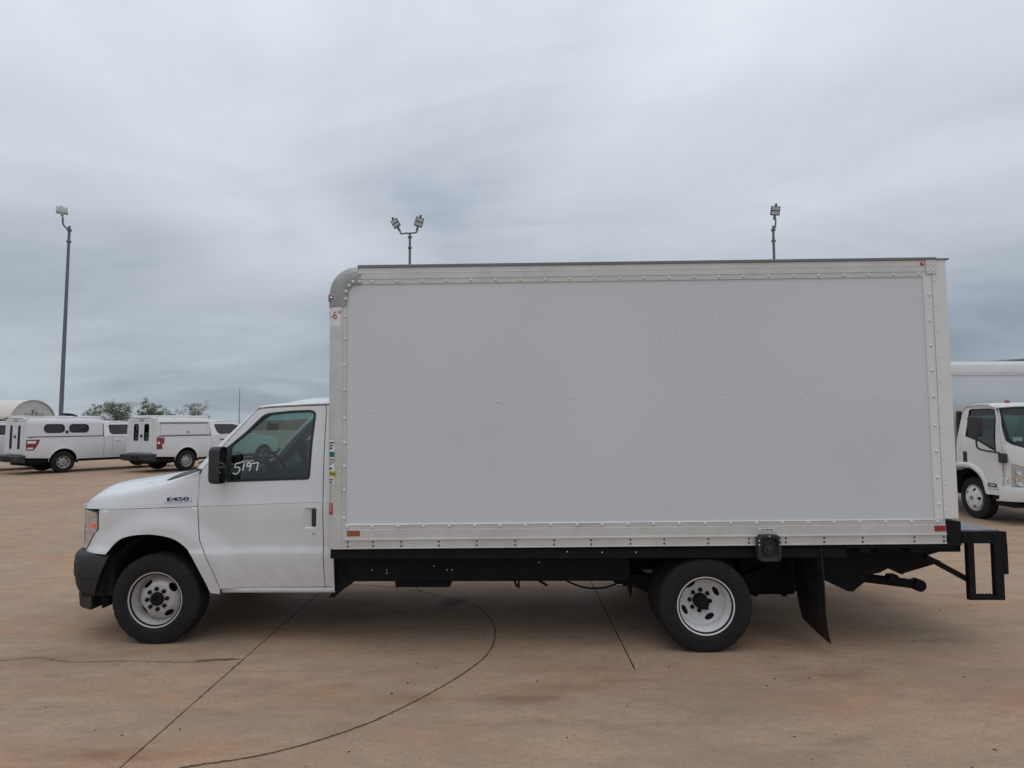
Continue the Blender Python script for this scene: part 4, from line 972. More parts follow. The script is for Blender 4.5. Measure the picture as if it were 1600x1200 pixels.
g = G(); g.tube([(0.8, 0.0, 0.50), (2.6, 0, 0.52), (4.45, 0, 0.42)], 0.045, 10); part('drive_shaft', g)
g = G(); g.tube([(0.9, 0.3, 0.44), (2.2, 0.32, 0.42), (3.6, 0.34, 0.43), (4.0, 0.5, 0.55), (4.9, 0.55, 0.58), (5.6, 0.58, 0.5)], 0.04, 10); part('exhaust_pipe', g)
g = G(); g.tube([(4.5, -1.0, 0.364), (4.5, 1.0, 0.364)], 0.06, 12); g.lathe([(0.0, -0.12), (0.13, -0.10), (0.19, 0), (0.13, 0.10), (0, 0.12)], (4.5, 0, 0.364), 'x', 18); part('rear_axle', g)
g = G(); g.tube([(0.0, -0.85, 0.34), (0.0, 0.85, 0.34)], 0.05, 10); g.box((-0.1, -0.8, 0.22), (0.1, -0.5, 0.4)); part('front_axle', g)
for sg in (-1, 1):
    g = G(); g.tube([(3.82, sg*0.60, 0.50), (4.1, sg*0.60, 0.40), (4.5, sg*0.60, 0.33), (4.9, sg*0.60, 0.40), (5.2, sg*0.60, 0.52)], 0.045, 4, sq=True); part('leaf_spring', g)
    g = G(); g.box((4.02, min(sg*0.66, sg*1.16), 0.745), (5.0, max(sg*0.66, sg*1.16), 0.765)); part('wheel_house', g)
    # mud flap, curling back at the foot
    g = G(); rows = []
    for z, s in ((0.843, 5.418), (0.72, 5.428), (0.60, 5.436), (0.45, 5.439), (0.30, 5.441), (0.20, 5.450), (0.12, 5.463), (0.076, 5.473)):
        rows.append([(s + 0.10*(1.205 - t_)*(0.9 - z), sg*t_, z + 0.06*(1.205 - t_)**2*(0.85 - z)) for t_ in np.linspace(0.60, 1.205, 8)])
    g.grid(rows); part_ = g.build('mud_flap', M['flap'], truck, smooth=60, solid=0.008)
    g = G(); g.box((5.400, min(sg*0.58, sg*1.21), 0.80), (5.415, max(sg*0.58, sg*1.21), 0.845)); part('flap_bracket', g)
g = G(); g.prism([(4.98, 0.33), (5.02, 0.285), (5.46, 0.285), (5.50, 0.32), (5.50, 0.72), (4.98, 0.72)], lambda s, z: (s, -0.56, z), lambda s, z: (s, 0.56, z)); part('fuel_tank', g, bevel=0.02)
for s in (5.12, 5.38):
    g = G(); g.box((s - 0.02, -0.568, 0.275), (s + 0.02, 0.568, 0.29)); part('tank_strap', g)
for (s, z, dx, dz) in ((2.967, 0.43, 0.03, -0.06), (3.01, 0.43, 0.0, -0.07), (3.18, 0.43, 0.085, -0.05), (1.60, 0.48, 0.0, -0.06), (1.63, 0.50, 0.01, -0.08), (2.40, 0.47, 0.05, -0.02), (1.75, 0.47, 0.1, -0.02)):
    g = G(); g.tube([(s, -0.60, z), (s + dx, -0.60, z + dz)], 0.011, 6); part('bracket', g)
g = G(); g.tube(catmull([(3.38, -0.58, 0.46), (3.46, -0.60, 0.41), (3.60, -0.60, 0.362), (3.74, -0.60, 0.358), (3.85, -0.60, 0.384), (3.95, -0.60, 0.43)], 5), 0.008, 6); part('brake_line', g)
g = G(); g.prism([(3.79, 0.50), (3.87, 0.40), (3.96, 0.405), (3.985, 0.30), (4.00, 0.405), (4.13, 0.35), (4.20, 0.50)], lambda s, z: (s, -0.72, z), lambda s, z: (s, -0.66, z)); part('spring_hanger', g)
g = G(); g.box((3.86, -0.725, 0.412), (3.91, -0.722, 0.42)); part('tag_plate', g, M['rivet'])
# shiny bolt heads seen in the dark
for (s, z, t_) in ((1.78, 0.60, -0.953), (1.905, 0.60, -0.953), (1.905, 0.575, -0.953), (2.30, 0.63, -0.953), (2.41, 0.60, -0.953), (2.45, 0.60, -0.953), (3.18, 0.66, -0.953), (3.40, 0.795, -1.197), (3.68, 0.79, -1.197), (3.95, 0.79, -1.197)):
    g = G(); g.lathe([(0.006, 0), (0.005, -0.004), (0, -0.005)], (s, t_, z), 'y', 8); part('bolt_head', g, M['rivet'])
# tail: gussets, pipe, braces, deck and drop steps
gus = [(3.024 + (a_ - 3.024)*0.971, 1.83 + (b_ - 1.83)*0.971) for a_, b_ in ((5.66, 0.74), (6.70, 0.74), (6.797, 0.666), (6.662, 0.628), (6.781, 0.576), (6.713, 0.547), (6.463, 0.475), (6.426, 0.458), (6.308, 0.512), (6.234, 0.476), (6.124, 0.452), (6.111, 0.404), (5.987, 0.309), (5.939, 0.315), (5.749, 0.405), (5.66, 0.44))]
for sg in (-1, 1):
    g = G(); g.prism(gus, lambda s, z: (s, sg*0.72, z), lambda s, z: (s, sg*0.70, z)); part('tail_gusset', g)
    g = G(); g.tube([(6.36, sg*1.0, 0.712), (6.69, sg*1.04, 0.525)], 0.030, 4, sq=True); part('step_brace', g)
    g = G(); g.box((5.95, min(sg*0.98, sg*1.04), 0.755), (6.63, max(sg*0.98, sg*1.04), 0.815)); part('deck_arm', g, bevel=0.004)
    # drop step: two legs, a top bar, a tread
    a, b = (1.11, 1.065)
    for (s0, s1, z0, z1, nm) in ((6.640, 6.692, 0.385, 0.836, 'step_leg'), (6.850, 6.922, 0.385, 0.836, 'step_leg'), (6.600, 6.957, 0.836, 0.930, 'step_top_bar'), (6.6925, 6.8495, 0.386, 0.418, 'step_tread'), (6.9225, 6.960, 0.590, 0.836, 'step_guard')):
        g = G(); g.box((s0, -a if sg < 0 else b, z0), (s1, -b if sg < 0 else a, z1)); part(nm, g, bevel=0.003)
    g = G()
    for k in range(5): g.prism([(6.70 + k*0.028, 0.4185), (6.713 + k*0.028, 0.430), (6.726 + k*0.028, 0.4185)], lambda s, z: (s, sg*a, z), lambda s, z: (s, sg*b, z))
    part('tread_teeth', g, smooth=0)
    g = G(); g.box((6.412, -1.205 if sg < 0 else 1.02, 0.838), (6.530, -1.02 if sg < 0 else 1.205, 1.028)); part('dock_block', g, bevel=0.003)
    for s in (6.66, 6.85):
        g = G(); g.lathe([(0.010, 0), (0.008, -0.006), (0, -0.008)] if sg < 0 else [(0.010, 0), (0.008, 0.006), (0, 0.008)], (s, sg*a, 0.905), 'y', 6); part('step_bolt', g)
g = G(); g.tube([(5.95, -0.60, 0.458), (6.50, -0.62, 0.392)], 0.040, 12); g.lathe([(0, -0.052), (0.045, -0.05), (0.052, -0.044), (0.052, 0.044), (0.045, 0.05), (0, 0.052)], (6.515, -0.63, 0.390), 'y', 18); part('tail_pipe', g)
g = G(); g.prism([(6.27, 0.48), (6.33, 0.48), (6.37, 0.42), (6.23, 0.42)], lambda s, z: (s, -0.66, z), lambda s, z: (s, -0.58, z)); part('pipe_hanger', g, bevel=0.005)
deck = mat('galvanised_deck', (0.20, 0.21, 0.22), 0.5, 0.3, var=0.2, vscale=10, bump=0.4, bscale=120)
g = G(); g.box((6.532, -1.10, 0.931), (6.905, 1.10, 0.944)); part('rear_deck', g, deck, bevel=0.002)
g = G(); g.box((6.535, -1.025, 0.86), (6.598, 1.025, 0.93)); g.box((6.88, -1.025, 0.86), (6.905, 1.025, 0.93)); part('deck_beam', g)

# ================================================================== pickups parked behind
REF = Vector((1.3, 0, 1.0))
PW = mat('fleet_white_paint', (0.74, 0.75, 0.77), 0.3, var=0.02, coat=0.5, dirt=DUST, dscale=5, damt=0.12, dz=(0.3, 1.0, 1.0))
CW = mat('canopy_white_fibreglass', (0.70, 0.71, 0.72), 0.4, var=0.03)
TR = mat('tail_red', (0.22, 0.012, 0.016), 0.25, coat=0.6)
RIMP = mat('pickup_steel_wheel', (0.42, 0.42, 0.42), 0.35, 0.6, var=0.1, vscale=12)
def small_wheel(parent, loc, sg, nh, R_=0.40, wd=0.25, rim=0.225, convex=-0.02, nm='wheel', mr=None):
    e = bpy.data.objects.new(nm, None); COL.objects.link(e); e.parent = parent; e.location = loc; e.empty_display_size = 0.1
    h = wd/2; g = G(); g.lathe([(rim, -h*.8), (rim + 0.02, -h*.95), (rim + 0.08, -h), (R_ - 0.03, -h*.93), (R_ - 0.006, -h*.8), (R_, -h*.5), (R_, h*.5), (R_ - 0.006, h*.8), (R_ - 0.03, h*.93), (rim + 0.05, h), (rim, h*.8)], (0, 0, 0), 'y', 40); g.build('tyre', M['rubber'], e)
    g = G(); g.lathe([(rim + 0.004, -h*.86), (rim + 0.010, -h*.90), (rim - 0.004, -h*.84), (rim - 0.016, -h*.6), (rim - 0.03, 0.02)], (0, 0, 0), 'y', 40)
    dp = pchip([0, 0.05, 0.10, 0.16, 0.2], [convex - 0.05, convex - 0.05, convex - 0.04, convex - 0.035, convex])
    disc_panel(g, 0, rim - 0.018, lambda r: dp(r) - 0.01, [(2*math.pi*k/nh, rim*0.70, 0.030 if nh < 9 else 0.042, 0.030 if nh < 9 else 0.017) for k in range(nh)], 0.03, 40)
    g.build('rim', mr or RIMP, e)
    g = G(); g.lathe([(0, convex - 0.075), (0.035, convex - 0.075), (0.045, convex - 0.05)], (0, 0, 0), 'y', 14); g.build('hub_cap', M['alumd'], e)
    g = G(); g.lathe([(0, 0.03), (rim - 0.03, 0.03), (rim - 0.03, 0.05)], (0, 0, 0), 'y', 20); g.build('brake', M['gap'], e)
    if sg == 1: e.rotation_euler = (0, 0, math.pi)
    return e
def pickup(label, wheel_xy, deg, Lc, style, group):
    th = R(deg); left = Vector((-math.sin(th), math.cos(th), 0)); o = Vector((wheel_xy[0], wheel_xy[1], 0)) + left*0.84
    t = thing('pickup_truck', label, 'pickup truck', o, th, group)
    WB = 3.70; cab_end = WB - 0.35
    def side(x_, z): return 0.985 + 0.02*math.exp(-((z - 1.0)/0.25)**2) - 0.05*sstep(0.7, 0.45, z) - 0.10*sstep(WB + 0.3, WB + 0.95, x_)**2 - 0.03*sstep(-0.9, -1.25, x_) + 0.02*math.exp(-((math.hypot(x_, z - 0.4) - 0.5)/0.06)**2)
    def arc_(cx): return [(cx + 0.475*math.cos(R(a)), 0.42 + 0.50*math.sin(R(a))) for a in range(180, -1, -12)]
    bed = [(-1.22, 0.60), (-0.48, 0.56)] + arc_(0.0) + [(0.50, 0.50), (Lc - 0.012, 0.50), (Lc - 0.012, 1.37), (-1.22, 1.37)]
    dr1 = Lc + 1.10
    cabs = [(Lc, 0.50), (WB - 0.52, 0.50)] + arc_(WB) + [(WB + 0.50, 0.56), (WB + 0.92, 0.60), (WB + 0.92, 1.10), (WB + 0.75, 1.22), (cab_end, 1.33), (Lc, 1.36)]
    door = [(Lc + 0.32, 0.60), (WB - 0.62, 0.60), (WB - 0.58, 1.335), (Lc + 0.32, 1.355)]
    for sg in (-1, 1):
        g = G(); panel(g, bed, lambda x_, z: (x_, sg*side(x_, z), z), step=0.10); g.build('bed_side', PW, t, smooth=50, solid=0.02)
        g = G(); panel(g, cabs, lambda x_, z: (x_, sg*side(x_, z), z), holes=[inset(door, -0.008)], step=0.12); g.build('cab_side', PW, t, smooth=50, solid=0.02)
        g = G(); panel(g, door, lambda x_, z: (x_, sg*side(x_, z), z), step=0.12); d = g.build('door', PW, t, smooth=50, solid=0.02)
        g = G(); g.box((Lc + 0.40, min(sg*0.99, sg*1.02), 1.17), (Lc + 0.60, max(sg*0.99, sg*1.02), 1.21)); g.build('handle', M['plastic'] if style == 'b' else PW, d, bevel=0.008)
        gh = lambda z: 0.985 - 0.33*(z - 1.36)
        up = [(Lc, 1.365), (Lc + 0.03, 1.86), (Lc + 0.08, 1.90), (Lc + 1.0, 1.925), (Lc + 1.35, 1.90), (cab_end, 1.345)]
        wn1 = [(Lc + 0.30, 1.42), (Lc + 0.22, 1.50), (Lc + 0.20, 1.78), (Lc + 0.26, 1.82), (Lc + 1.22, 1.82), (Lc + 1.36, 1.77), (cab_end - 0.22, 1.42)]
        if style == 'b': wn1 = [(Lc + 0.42, 1.40), (Lc + 0.30, 1.48), (Lc + 0.22, 1.76), (Lc + 0.26, 1.82), (Lc + 1.10, 1.82), (Lc + 1.36, 1.77), (cab_end - 0.20, 1.41)]
        g = G(); panel(g, up, lambda x_, z: (x_, sg*gh(z), z), holes=[wn1], step=0.1); g.build('cab_upper', PW, t, smooth=50, solid=0.03)
        g = G(); panel(g, inset(wn1, -0.004), lambda x_, z: (x_, sg*(gh(z) - 0.012), z), step=0.2); g.build('side_window', M['dglass'], t, smooth=60)
        small_wheel(t, (0, sg*0.87, 0.40), sg, 7 if style == 'a' else 10); small_wheel(t, (WB, sg*0.87, 0.40), sg, 7 if style == 'a' else 10)
        g = G(); rows = []
        for k in range(17): a = R(k*180/16); rows.append([(0.475*math.cos(a), sg*y, 0.42 + 0.50*math.sin(a)) for y in (0.975, 0.6)])
        g.grid(rows); g.build('wheel_arch_liner', M['gap'], t, smooth=50)
        g = G(); g.box((0.50, min(sg*0.90, sg*0.955), 0.36), (0.53, max(sg*0.70, sg*0.955), 0.52)); g.build('splash_guard', M['flap'], t)
        # tail lamp wrapping the corner
        if style == 'a':
            g = G(); panel(g, [(-1.225, 0.88), (-1.00, 0.88), (-0.86, 1.10), (-0.80, 1.27), (-1.225, 1.27)], lambda x_, z: (x_, sg*(side(x_, z) + 0.008), z), step=0.1); tl = g.build('tail_light', TR, t, solid=0.03)
            for z0, z1, xe in ((1.13, 1.22, -0.95), (0.92, 0.98, -1.03)):
                g = G(); panel(g, [(-1.20, z0), (xe, z0), (xe + 0.02, z1), (-1.20, z1)], lambda x_, z: (x_, sg*(side(x_, z) + 0.012), z), step=0.1); g.build('reverse_lens', M['white'], tl, solid=0.004)
        else:
            g = G(); panel(g, [(-1.225, 0.88), (-1.02, 0.88), (-1.04, 1.06), (-0.96, 1.10), (-0.94, 1.30), (-1.225, 1.32)], lambda x_, z: (x_, sg*(side(x_, z) + 0.008), z), step=0.1); tl = g.build('tail_light', TR, t, solid=0.03)
            g = G(); panel(g, [(-1.215, 1.08), (-1.12, 1.08), (-1.12, 1.16), (-1.215, 1.16)], lambda x_, z: (x_, sg*(side(x_, z) + 0.012), z), step=0.1); g.build('reverse_lens', M['white'], tl, solid=0.004)
    # roof, glass, hood, tail, floor
    g = G(); rows = []
    for x_, z in ((Lc + 0.0, 1.87), (Lc + 0.06, 1.915), (Lc + 0.5, 1.945), (Lc + 1.0, 1.945), (Lc + 1.36, 1.905)):
        rows.append([(x_, y*0.80, z + 0.03*(1 - y*y)) for y in np.linspace(-1, 1, 11)])
    g.grid(rows); g.build('cab_roof', PW, t, smooth=60, solid=0.02)
    g = G(); g.grid([[(Lc + 1.36 + 0.06*(1 - y*y), y*0.78, 1.90 + 0.02*(1 - y*y)) for y in np.linspace(-1, 1, 9)], [(cab_end + 0.10 + 0.16*(1 - y*y), y*0.96, 1.30) for y in np.linspace(-1, 1, 9)]]); g.build('windscreen', M['dglass'], t, smooth=60)
    g = G(); g.add([(Lc + 0.005, -0.97, 1.36), (Lc + 0.005, 0.97, 1.36), (Lc + 0.03, 0.80, 1.88), (Lc + 0.03, -0.80, 1.88)], [(0, 1, 2, 3)]); g.build('rear_cab_glass', M['dglass'], t, smooth=0)
    g = G(); rows = []
    for x_, z in ((cab_end - 0.05, 1.335), (WB + 0.2, 1.27), (WB + 0.7, 1.21), (WB + 0.90, 1.12)): rows.append([(x_ + 0.06*(1 - y*y), y*(side(x_, 1.1) - 0.01), z + 0.07*(1 - y*y)) for y in np.linspace(-1, 1, 11)])
    g.grid(rows); g.build('hood', PW, t, smooth=60, solid=0.02)
    g = G(); g.box((WB + 0.86, -0.90, 0.55), (WB + 0.95, 0.90, 1.13)); g.build('grille', M['plastic'], t, bevel=0.03)
    g = G(); g.box((WB + 0.92, -0.96, 0.42), (WB + 1.05, 0.96, 0.70)); g.build('front_bumper', M['bumper'], t, bevel=0.04)
    g = G(); g.box((-1.1, -0.80, 0.40), (WB + 0.8, 0.80, 0.55)); g.box((0.52, -0.9, 0.5), (WB - 0.55, 0.9, 1.3)); g.build('underbody', M['gap'], t, smooth=0)
    g = G(); g.prism([(-1.24, 0.40), (-1.46, 0.46), (-1.47, 0.66), (-1.40, 0.68), (-1.24, 0.68)], lambda x_, z: (x_, -0.99, z), lambda x_, z: (x_, 0.99, z)); rb = g.build('rear_bumper', M['bumper'], t, bevel=0.02)
    g = G(); g.box((-1.475, -0.28, 0.46), (-1.462, 0.28, 0.60)); g.build('plate_recess', M['gap'], rb)
    g = G(); g.box((-1.2, -0.5, 0.30), (-0.3, 0.5, 0.42)); g.tube([(-0.1, -0.85, 0.40), (-0.1, 0.85, 0.40)], 0.10, 8); g.build('spare_tyre', M['rubber'], t, bevel=0.05)
    if style == 'c':       # open tailgate end
        g = G(); g.box((-1.25, -0.80, 0.70), (-1.20, 0.80, 1.36)); g.build('tailgate', PW, t, bevel=0.01)
        return t
    # canopy
    x0, x1 = -1.22, Lc - 0.04
    def cy(z): return 0.965 - 0.10*(z - 1.38) - (0.10*sstep(1.95, 2.07, z)**2)
    outl = [(x0, 1.378), (x1, 1.378), (x1, 2.02), (x1 - 0.03, 2.05), (x0 + 0.02, 2.05), (x0, 2.03)]
    if style == 'a': holes = [rrect(-0.66, 1.52, 0.02, 1.84, 0.13), rrect(0.18, 1.52, 0.86, 1.84, 0.13)]
    else: holes = [[(x0 + 0.14, 1.40), (x1 - 0.08, 1.40), (x1 - 0.08, 1.86), (x0 + 0.14, 1.86)]]
    for sg in (-1, 1):
        g = G(); panel(g, outl, lambda x_, z: (x_, sg*cy(z), z), holes=holes, step=0.12); cn = g.build('canopy_side', CW, t, smooth=50, solid=0.03)
        if style == 'a':
            for h_ in holes:
                g = G(); panel(g, inset(h_, -0.01), lambda x_, z: (x_, sg*(cy(z) + 0.006), z), holes=[inset(h_, 0.03)], step=0.12); g.build('window_frame', M['seal'], cn, solid=0.01)
                g = G(); panel(g, h_, lambda x_, z: (x_, sg*(cy(z) - 0.01), z), step=0.3); g.build('window_pane', M['dglass'], cn)
            g = G(); g.box((0.05, min(sg*(cy(1.55) + 0.001), sg*(cy(1.55) + 0.02)), 1.49), (0.15, max(sg*(cy(1.55) + 0.001), sg*(cy(1.55) + 0.02)), 1.60)); g.build('latch', M['plastic'], cn)
        else:
            g = G(); panel(g, inset(holes[0], 0.012), lambda x_, z: (x_, sg*(cy(z) + 0.002), z), step=0.15); fl = g.build('side_flap', CW, t, solid=0.02)
            g = G(); panel(g, holes[0], lambda x_, z: (x_, sg*(cy(z) - 0.03), z), step=0.4); g.build('flap_seal', M['gap'], t)
            g = G(); g.box((x0 + 0.12, min(sg*(cy(1.87) + 0.001), sg*(cy(1.87) + 0.02)), 1.862), (x1 - 0.06, max(sg*(cy(1.87) + 0.001), sg*(cy(1.87) + 0.02)), 1.89)); g.build('drip_seal', M['seal'], t)
            g = G(); g.box((0.0, min(sg*(cy(1.52) + 0.005), sg*(cy(1.52) + 0.015)), 1.48), (0.10, max(sg*(cy(1.52) + 0.005), sg*(cy(1.52) + 0.015)), 1.54)); g.build('latch', M['alumd'], fl)
        g = G(); g.box((x0 + 0.05, min(sg*0.955, sg*0.996), 1.358), (x1, max(sg*0.955, sg*0.996), 1.386)); g.build('canopy_seal', M['seal'], t)
    g = G(); g.grid([[(x_, y*cy(2.045), 2.045 + 0.04*(1 - y**4)) for y in np.linspace(-1, 1, 13)] for x_ in (x0, x0 + 0.02, x1 - 0.03, x1)]); g.build('canopy_roof', CW, t, smooth=60, solid=0.02)
    g = G(); g.add([(x1, -0.95, 1.378), (x1, 0.95, 1.378), (x1, 0.89, 2.05), (x1, -0.89, 2.05)], [(0, 1, 2, 3)]); g.build('canopy_front', CW, t, smooth=0)
    # rear wall: frame and two tall doors with windows
    zt = 2.02
    def ry(z): return 0.965 - 0.09*max(0, z - 1.38)
    rx = -1.245
    g = G(); panel(g, [(-ry(0.7), 0.70), (ry(0.7), 0.70), (ry(zt), zt + 0.025), (-ry(zt), zt + 0.025)], lambda y, z: (rx + 0.03*(z - 0.7)*0.4, y, z), holes=[[(-0.72, 0.735), (0.72, 0.735), (0.72, 1.95), (-0.72, 1.95)]], step=0.2); g.build('canopy_rear', CW, t, solid=0.03)
    for sg in (-1, 1):
        a, b = (0.006, 0.712) if sg > 0 else (-0.712, -0.006)
        cx = sg*(0.33 if style == 'b' else 0.36); wz = (1.20, 1.83) if style == 'b' else (0.92, 1.80); hw = 0.145 if style == 'b' else 0.10
        wh = rrect(cx - hw, wz[0], cx + hw, wz[1], 0.075)
        f = lambda y, z: (rx - 0.006 + 0.012*(z - 0.7), y, z)
        g = G(); panel(g, [(a, 0.745), (b, 0.745), (b, 1.942), (a, 1.942)], f, holes=[wh], step=0.2); rd_ = g.build('rear_door', CW, t, solid=0.025)
        g = G(); panel(g, inset(wh, -0.012), lambda y, z: (f(y, z)[0] - 0.006, y, z), holes=[inset(wh, 0.022)], step=0.12); g.build('window_frame', M['seal'], rd_, solid=0.008)
        g = G(); panel(g, wh, lambda y, z: (f(y, z)[0] + 0.012, y, z), step=0.3); g.build('window_pane', M['dglass'], rd_)
    g = G(); g.box((rx - 0.03, -0.08, 1.33), (rx - 0.005, 0.04, 1.43)); g.build('door_handle', M['plastic'], t, bevel=0.006)
    g = G(); g.box((rx - 0.01, -0.70, 0.735), (rx + 0.3, 0.70, 0.74)); g.box((rx + 0.04, -0.9, 0.75), (rx + 0.05, 0.9, 2.0)); g.build('bed_interior', M['gap'], t, smooth=0)
    g = G(); g.box((rx - 0.02, -0.12, 1.975), (rx + 0.0, 0.12, 2.0)); g.build('stop_lamp', M['badge'], t)
    # roof rack
    for sg in (-1, 1):
        g = G(); g.tube([(x0 + 0.02, sg*0.80, 2.11), (x1, sg*0.80, 2.11)], 0.022, 8); g.build('rack_rail', CW, t)
    for k in range(4 if style == 'b' else 3):
        xx = x0 + 0.08 + k*(x1 - x0 - 0.16)/(3 if style == 'b' else 2)
        g = G(); g.tube([(xx, -0.84, 2.05), (xx, -0.82, 2.15), (xx, 0.82, 2.15), (xx, 0.84, 2.05)], 0.02, 8); g.build('rack_bar', CW, t)
    if style == 'a':
        for xx, s_ in ((-0.95, 1), (0.95, -1)):
            g = G(); g.tube([(xx, -0.62, 2.17), (xx, -0.62, 2.36), (xx + 0.1*s_, -0.62, 2.38)], 0.018, 6); g.tube([(xx + 0.14*s_, -0.62, 2.17), (xx + 0.14*s_, -0.62, 2.30), (xx, -0.62, 2.30)], 0.018, 6); g.build('ladder_clamp', M['steel'], t)
            g = G(); g.tube([(xx - 0.28, -0.70, 2.20), (xx + 0.35, -0.70, 2.20)], 0.02, 6); g.tube([(xx - 0.28, -0.70, 2.25), (xx + 0.35, -0.70, 2.25)], 0.012, 6); g.build('clamp_bar', M['alumd'], t)
        g = G(); g.prism([(0.2, 2.17), (0.65, 2.17), (0.60, 2.25), (0.30, 2.28)], lambda x_, z: (x_, -0.3, z), lambda x_, z: (x_, 0.1, z)); g.build('roof_beacon', M['steel'], t, bevel=0.03)
    return t
pickup('white pickup with canopy having two oval dark side windows and narrow rear slits', (-17.30, 24.7), 57, 1.42, 'a', None)
pickup('white pickup with canopy side flap and two wide rear door windows', (-12.95, 25.4), 61.5, 1.06, 'b', None)
pickup('white pickup mostly cut off at the left edge of the photo', (-21.6, 24.0), 57, 1.42, 'c', None)

# ================================================================== cab-over truck on the right, nose towards the viewer
REF = Vector((1.0, -0.1, 1.2))
npr = thing('cab_over_truck', 'white cab-over box truck facing the viewer at the right edge', 'box truck', (8.55, 12.05, 0))
NW = mat('cab_over_white_paint', (0.73, 0.74, 0.73), 0.32, var=0.02, coat=0.4, dirt=DUST, dscale=5, damt=0.25, dz=(0.3, 0.9, 1.0))
WID = 2.0
def nx(y, z):           # inset of the side from x = 0: rounded front corner, slight tumblehome
    return 0.16*sstep(-0.55, -0.92, y)**2 + 0.09*max(0, z - 1.3)/0.8*sstep(1.1, 1.9, z)
side_out = [(-0.80, 0.51), (-0.43, 0.505), (-0.40, 0.50), (-0.334, 0.71), (-0.26, 0.80), (-0.195, 0.86), (-0.10, 0.92), (-0.007, 0.943), (0.15, 0.945), (0.274, 0.937), (0.335, 0.93), (0.33, 1.3), (0.24, 1.9), (0.21, 2.05), (0.05, 2.10), (-0.50, 2.10), (-0.66, 2.06), (-0.70, 1.9), (-0.80, 1.3), (-0.84, 1.1), (-0.84, 0.55)]
nwin = [(0.055, 2.0), (0.03, 2.03), (-0.02, 2.045), (-0.485, 2.045), (-0.590, 2.02), (-0.625, 1.95), (-0.675, 1.275), (-0.27, 1.442), (0.085, 1.53)]
dcut = [(-0.73, 0.60), (-0.46, 0.60), (-0.38, 0.74), (-0.28, 0.87), (-0.14, 0.975), (0.0, 1.0), (0.245, 1.0), (0.20, 1.7), (0.15, 2.07), (-0.60, 2.07), (-0.685, 1.9), (-0.77, 1.25), (-0.79, 1.0)]
for sg in (0, 1):
    fx = (lambda y, z, o=0.0: (nx(y, z) - o, y, z)) if sg == 0 else (lambda y, z, o=0.0: (WID - nx(y, z) + o, y, z))
    g = G(); panel(g, side_out, fx, holes=[dcut], step=0.08); g.build('cab_side', NW, npr, smooth=50, solid=0.02)
    g = G(); panel(g, inset(dcut, 0.006), fx, holes=[nwin], step=0.08); d = g.build('door', NW, npr, smooth=50, solid=0.02)
    g = G(); panel(g, nwin, lambda y, z: fx(y, z, 0.004), holes=[inset(nwin, 0.022)], step=0.1); g.build('window_rubber', M['seal'], d, solid=0.012)
    g = G(); panel(g, inset(nwin, 0.01), lambda y, z: fx(y, z, -0.012), step=0.2); g.build('window_glass', M['glass'], d)
    g = G(); panel(g, rrect(0.045, 1.025, 0.145, 1.245, 0.02), lambda y, z: fx(y, z, 0.006), step=0.1); g.build('handle', M['plastic'], d, solid=0.02)
    g = G(); panel(g, rrect(-0.655, 0.645, -0.465, 0.708, 0.02), lambda y, z: fx(y, z, 0.012), step=0.06); mk = g.build('side_marker', M['plastic'], d, solid=0.012)
    g = G(); panel(g, rrect(-0.640, 0.660, -0.510, 0.695, 0.01), lambda y, z: fx(y, z, 0.018), step=0.06); g.build('marker_lens', M['lens'], mk, solid=0.004)
    # arch lip
    lip = [(-0.40, 0.50), (-0.334, 0.71), (-0.195, 0.86), (-0.007, 0.943), (0.15, 0.948), (0.33, 0.935)]; lo = [tuple(p[:2]) for p in catmull([(a, b, 0) for a, b in lip], 4)]
    g = G(); g.grid([[fx(y, z, 0.002) for y, z in lo], [fx(y - 0.02*(y < 0), z + 0.03, 0.03) for y, z in lo], [fx(y - 0.07*sstep(0.1, -0.35, y), z + 0.085*sstep(0.45, 0.9, z), 0.022) for y, z in lo], [fx(y - 0.08*sstep(0.1, -0.35, y), z + 0.10*sstep(0.45, 0.9, z), -0.002) for y, z in lo]]); g.build('arch_lip', NW, npr, smooth=60)
    small_wheel(npr, (0.20 if sg == 0 else WID - 0.20, 0.05, 0.385), 0, 5, 0.385, 0.20, 0.228, -0.085, 'wheel', M['rimr']).rotation_euler = (0, 0, R(-90) if sg == 0 else R(90))
g = G(); rows = []
for k in range(13): a = R(k*180/12); rows.append([(x_, 0.05 + 0.47*math.cos(a), 0.42 + 0.52*math.sin(a)) for x_ in (0.03, 0.5, 1.5, 1.97)])
g.grid(rows); g.build('wheel_arch_liner', M['gap'], npr, smooth=50)
# front: curved face below the windscreen
def ff(x_, z): q = (x_ - 1.0)/1.0; return -0.86 - 0.10*(1 - q*q) + 0.17*abs(q)**6 + 0.16*max(0, z - 1.25)
def face(name, z0, z1, x0, x1, m, off=0.0, **k):
    g = G(); g.grid([[(x_, ff(x_, z) - off, z) for x_ in np.linspace(x0, x1, 25)] for z in np.linspace(z0, z1, 7)]); return g.build(name, m, npr, smooth=60, **k)
face('front_panel', 0.66, 1.40, 0.10, 1.90, NW, solid=0.02)
wso = [(0.075, 2.02), (0.11, 2.065), (0.16, 2.075), (1.0, 2.09), (1.84, 2.075), (1.89, 2.065), (1.925, 2.02), (1.88, 1.47), (1.80, 1.395), (1.65, 1.34), (1.0, 1.325), (0.35, 1.34), (0.20, 1.395), (0.12, 1.47)]
g = G(); panel(g, wso, lambda x_, z: (x_, ff(x_, z) - 0.004, z), holes=[inset(wso, 0.05)], step=0.12); wr = g.build('windscreen_rubber', M['seal'], npr, smooth=60, solid=0.01)
g = G(); panel(g, inset(wso, 0.03), lambda x_, z: (x_, ff(x_, z) + 0.004, z), step=0.15); g.build('windscreen', M['wglass'], npr, smooth=60)
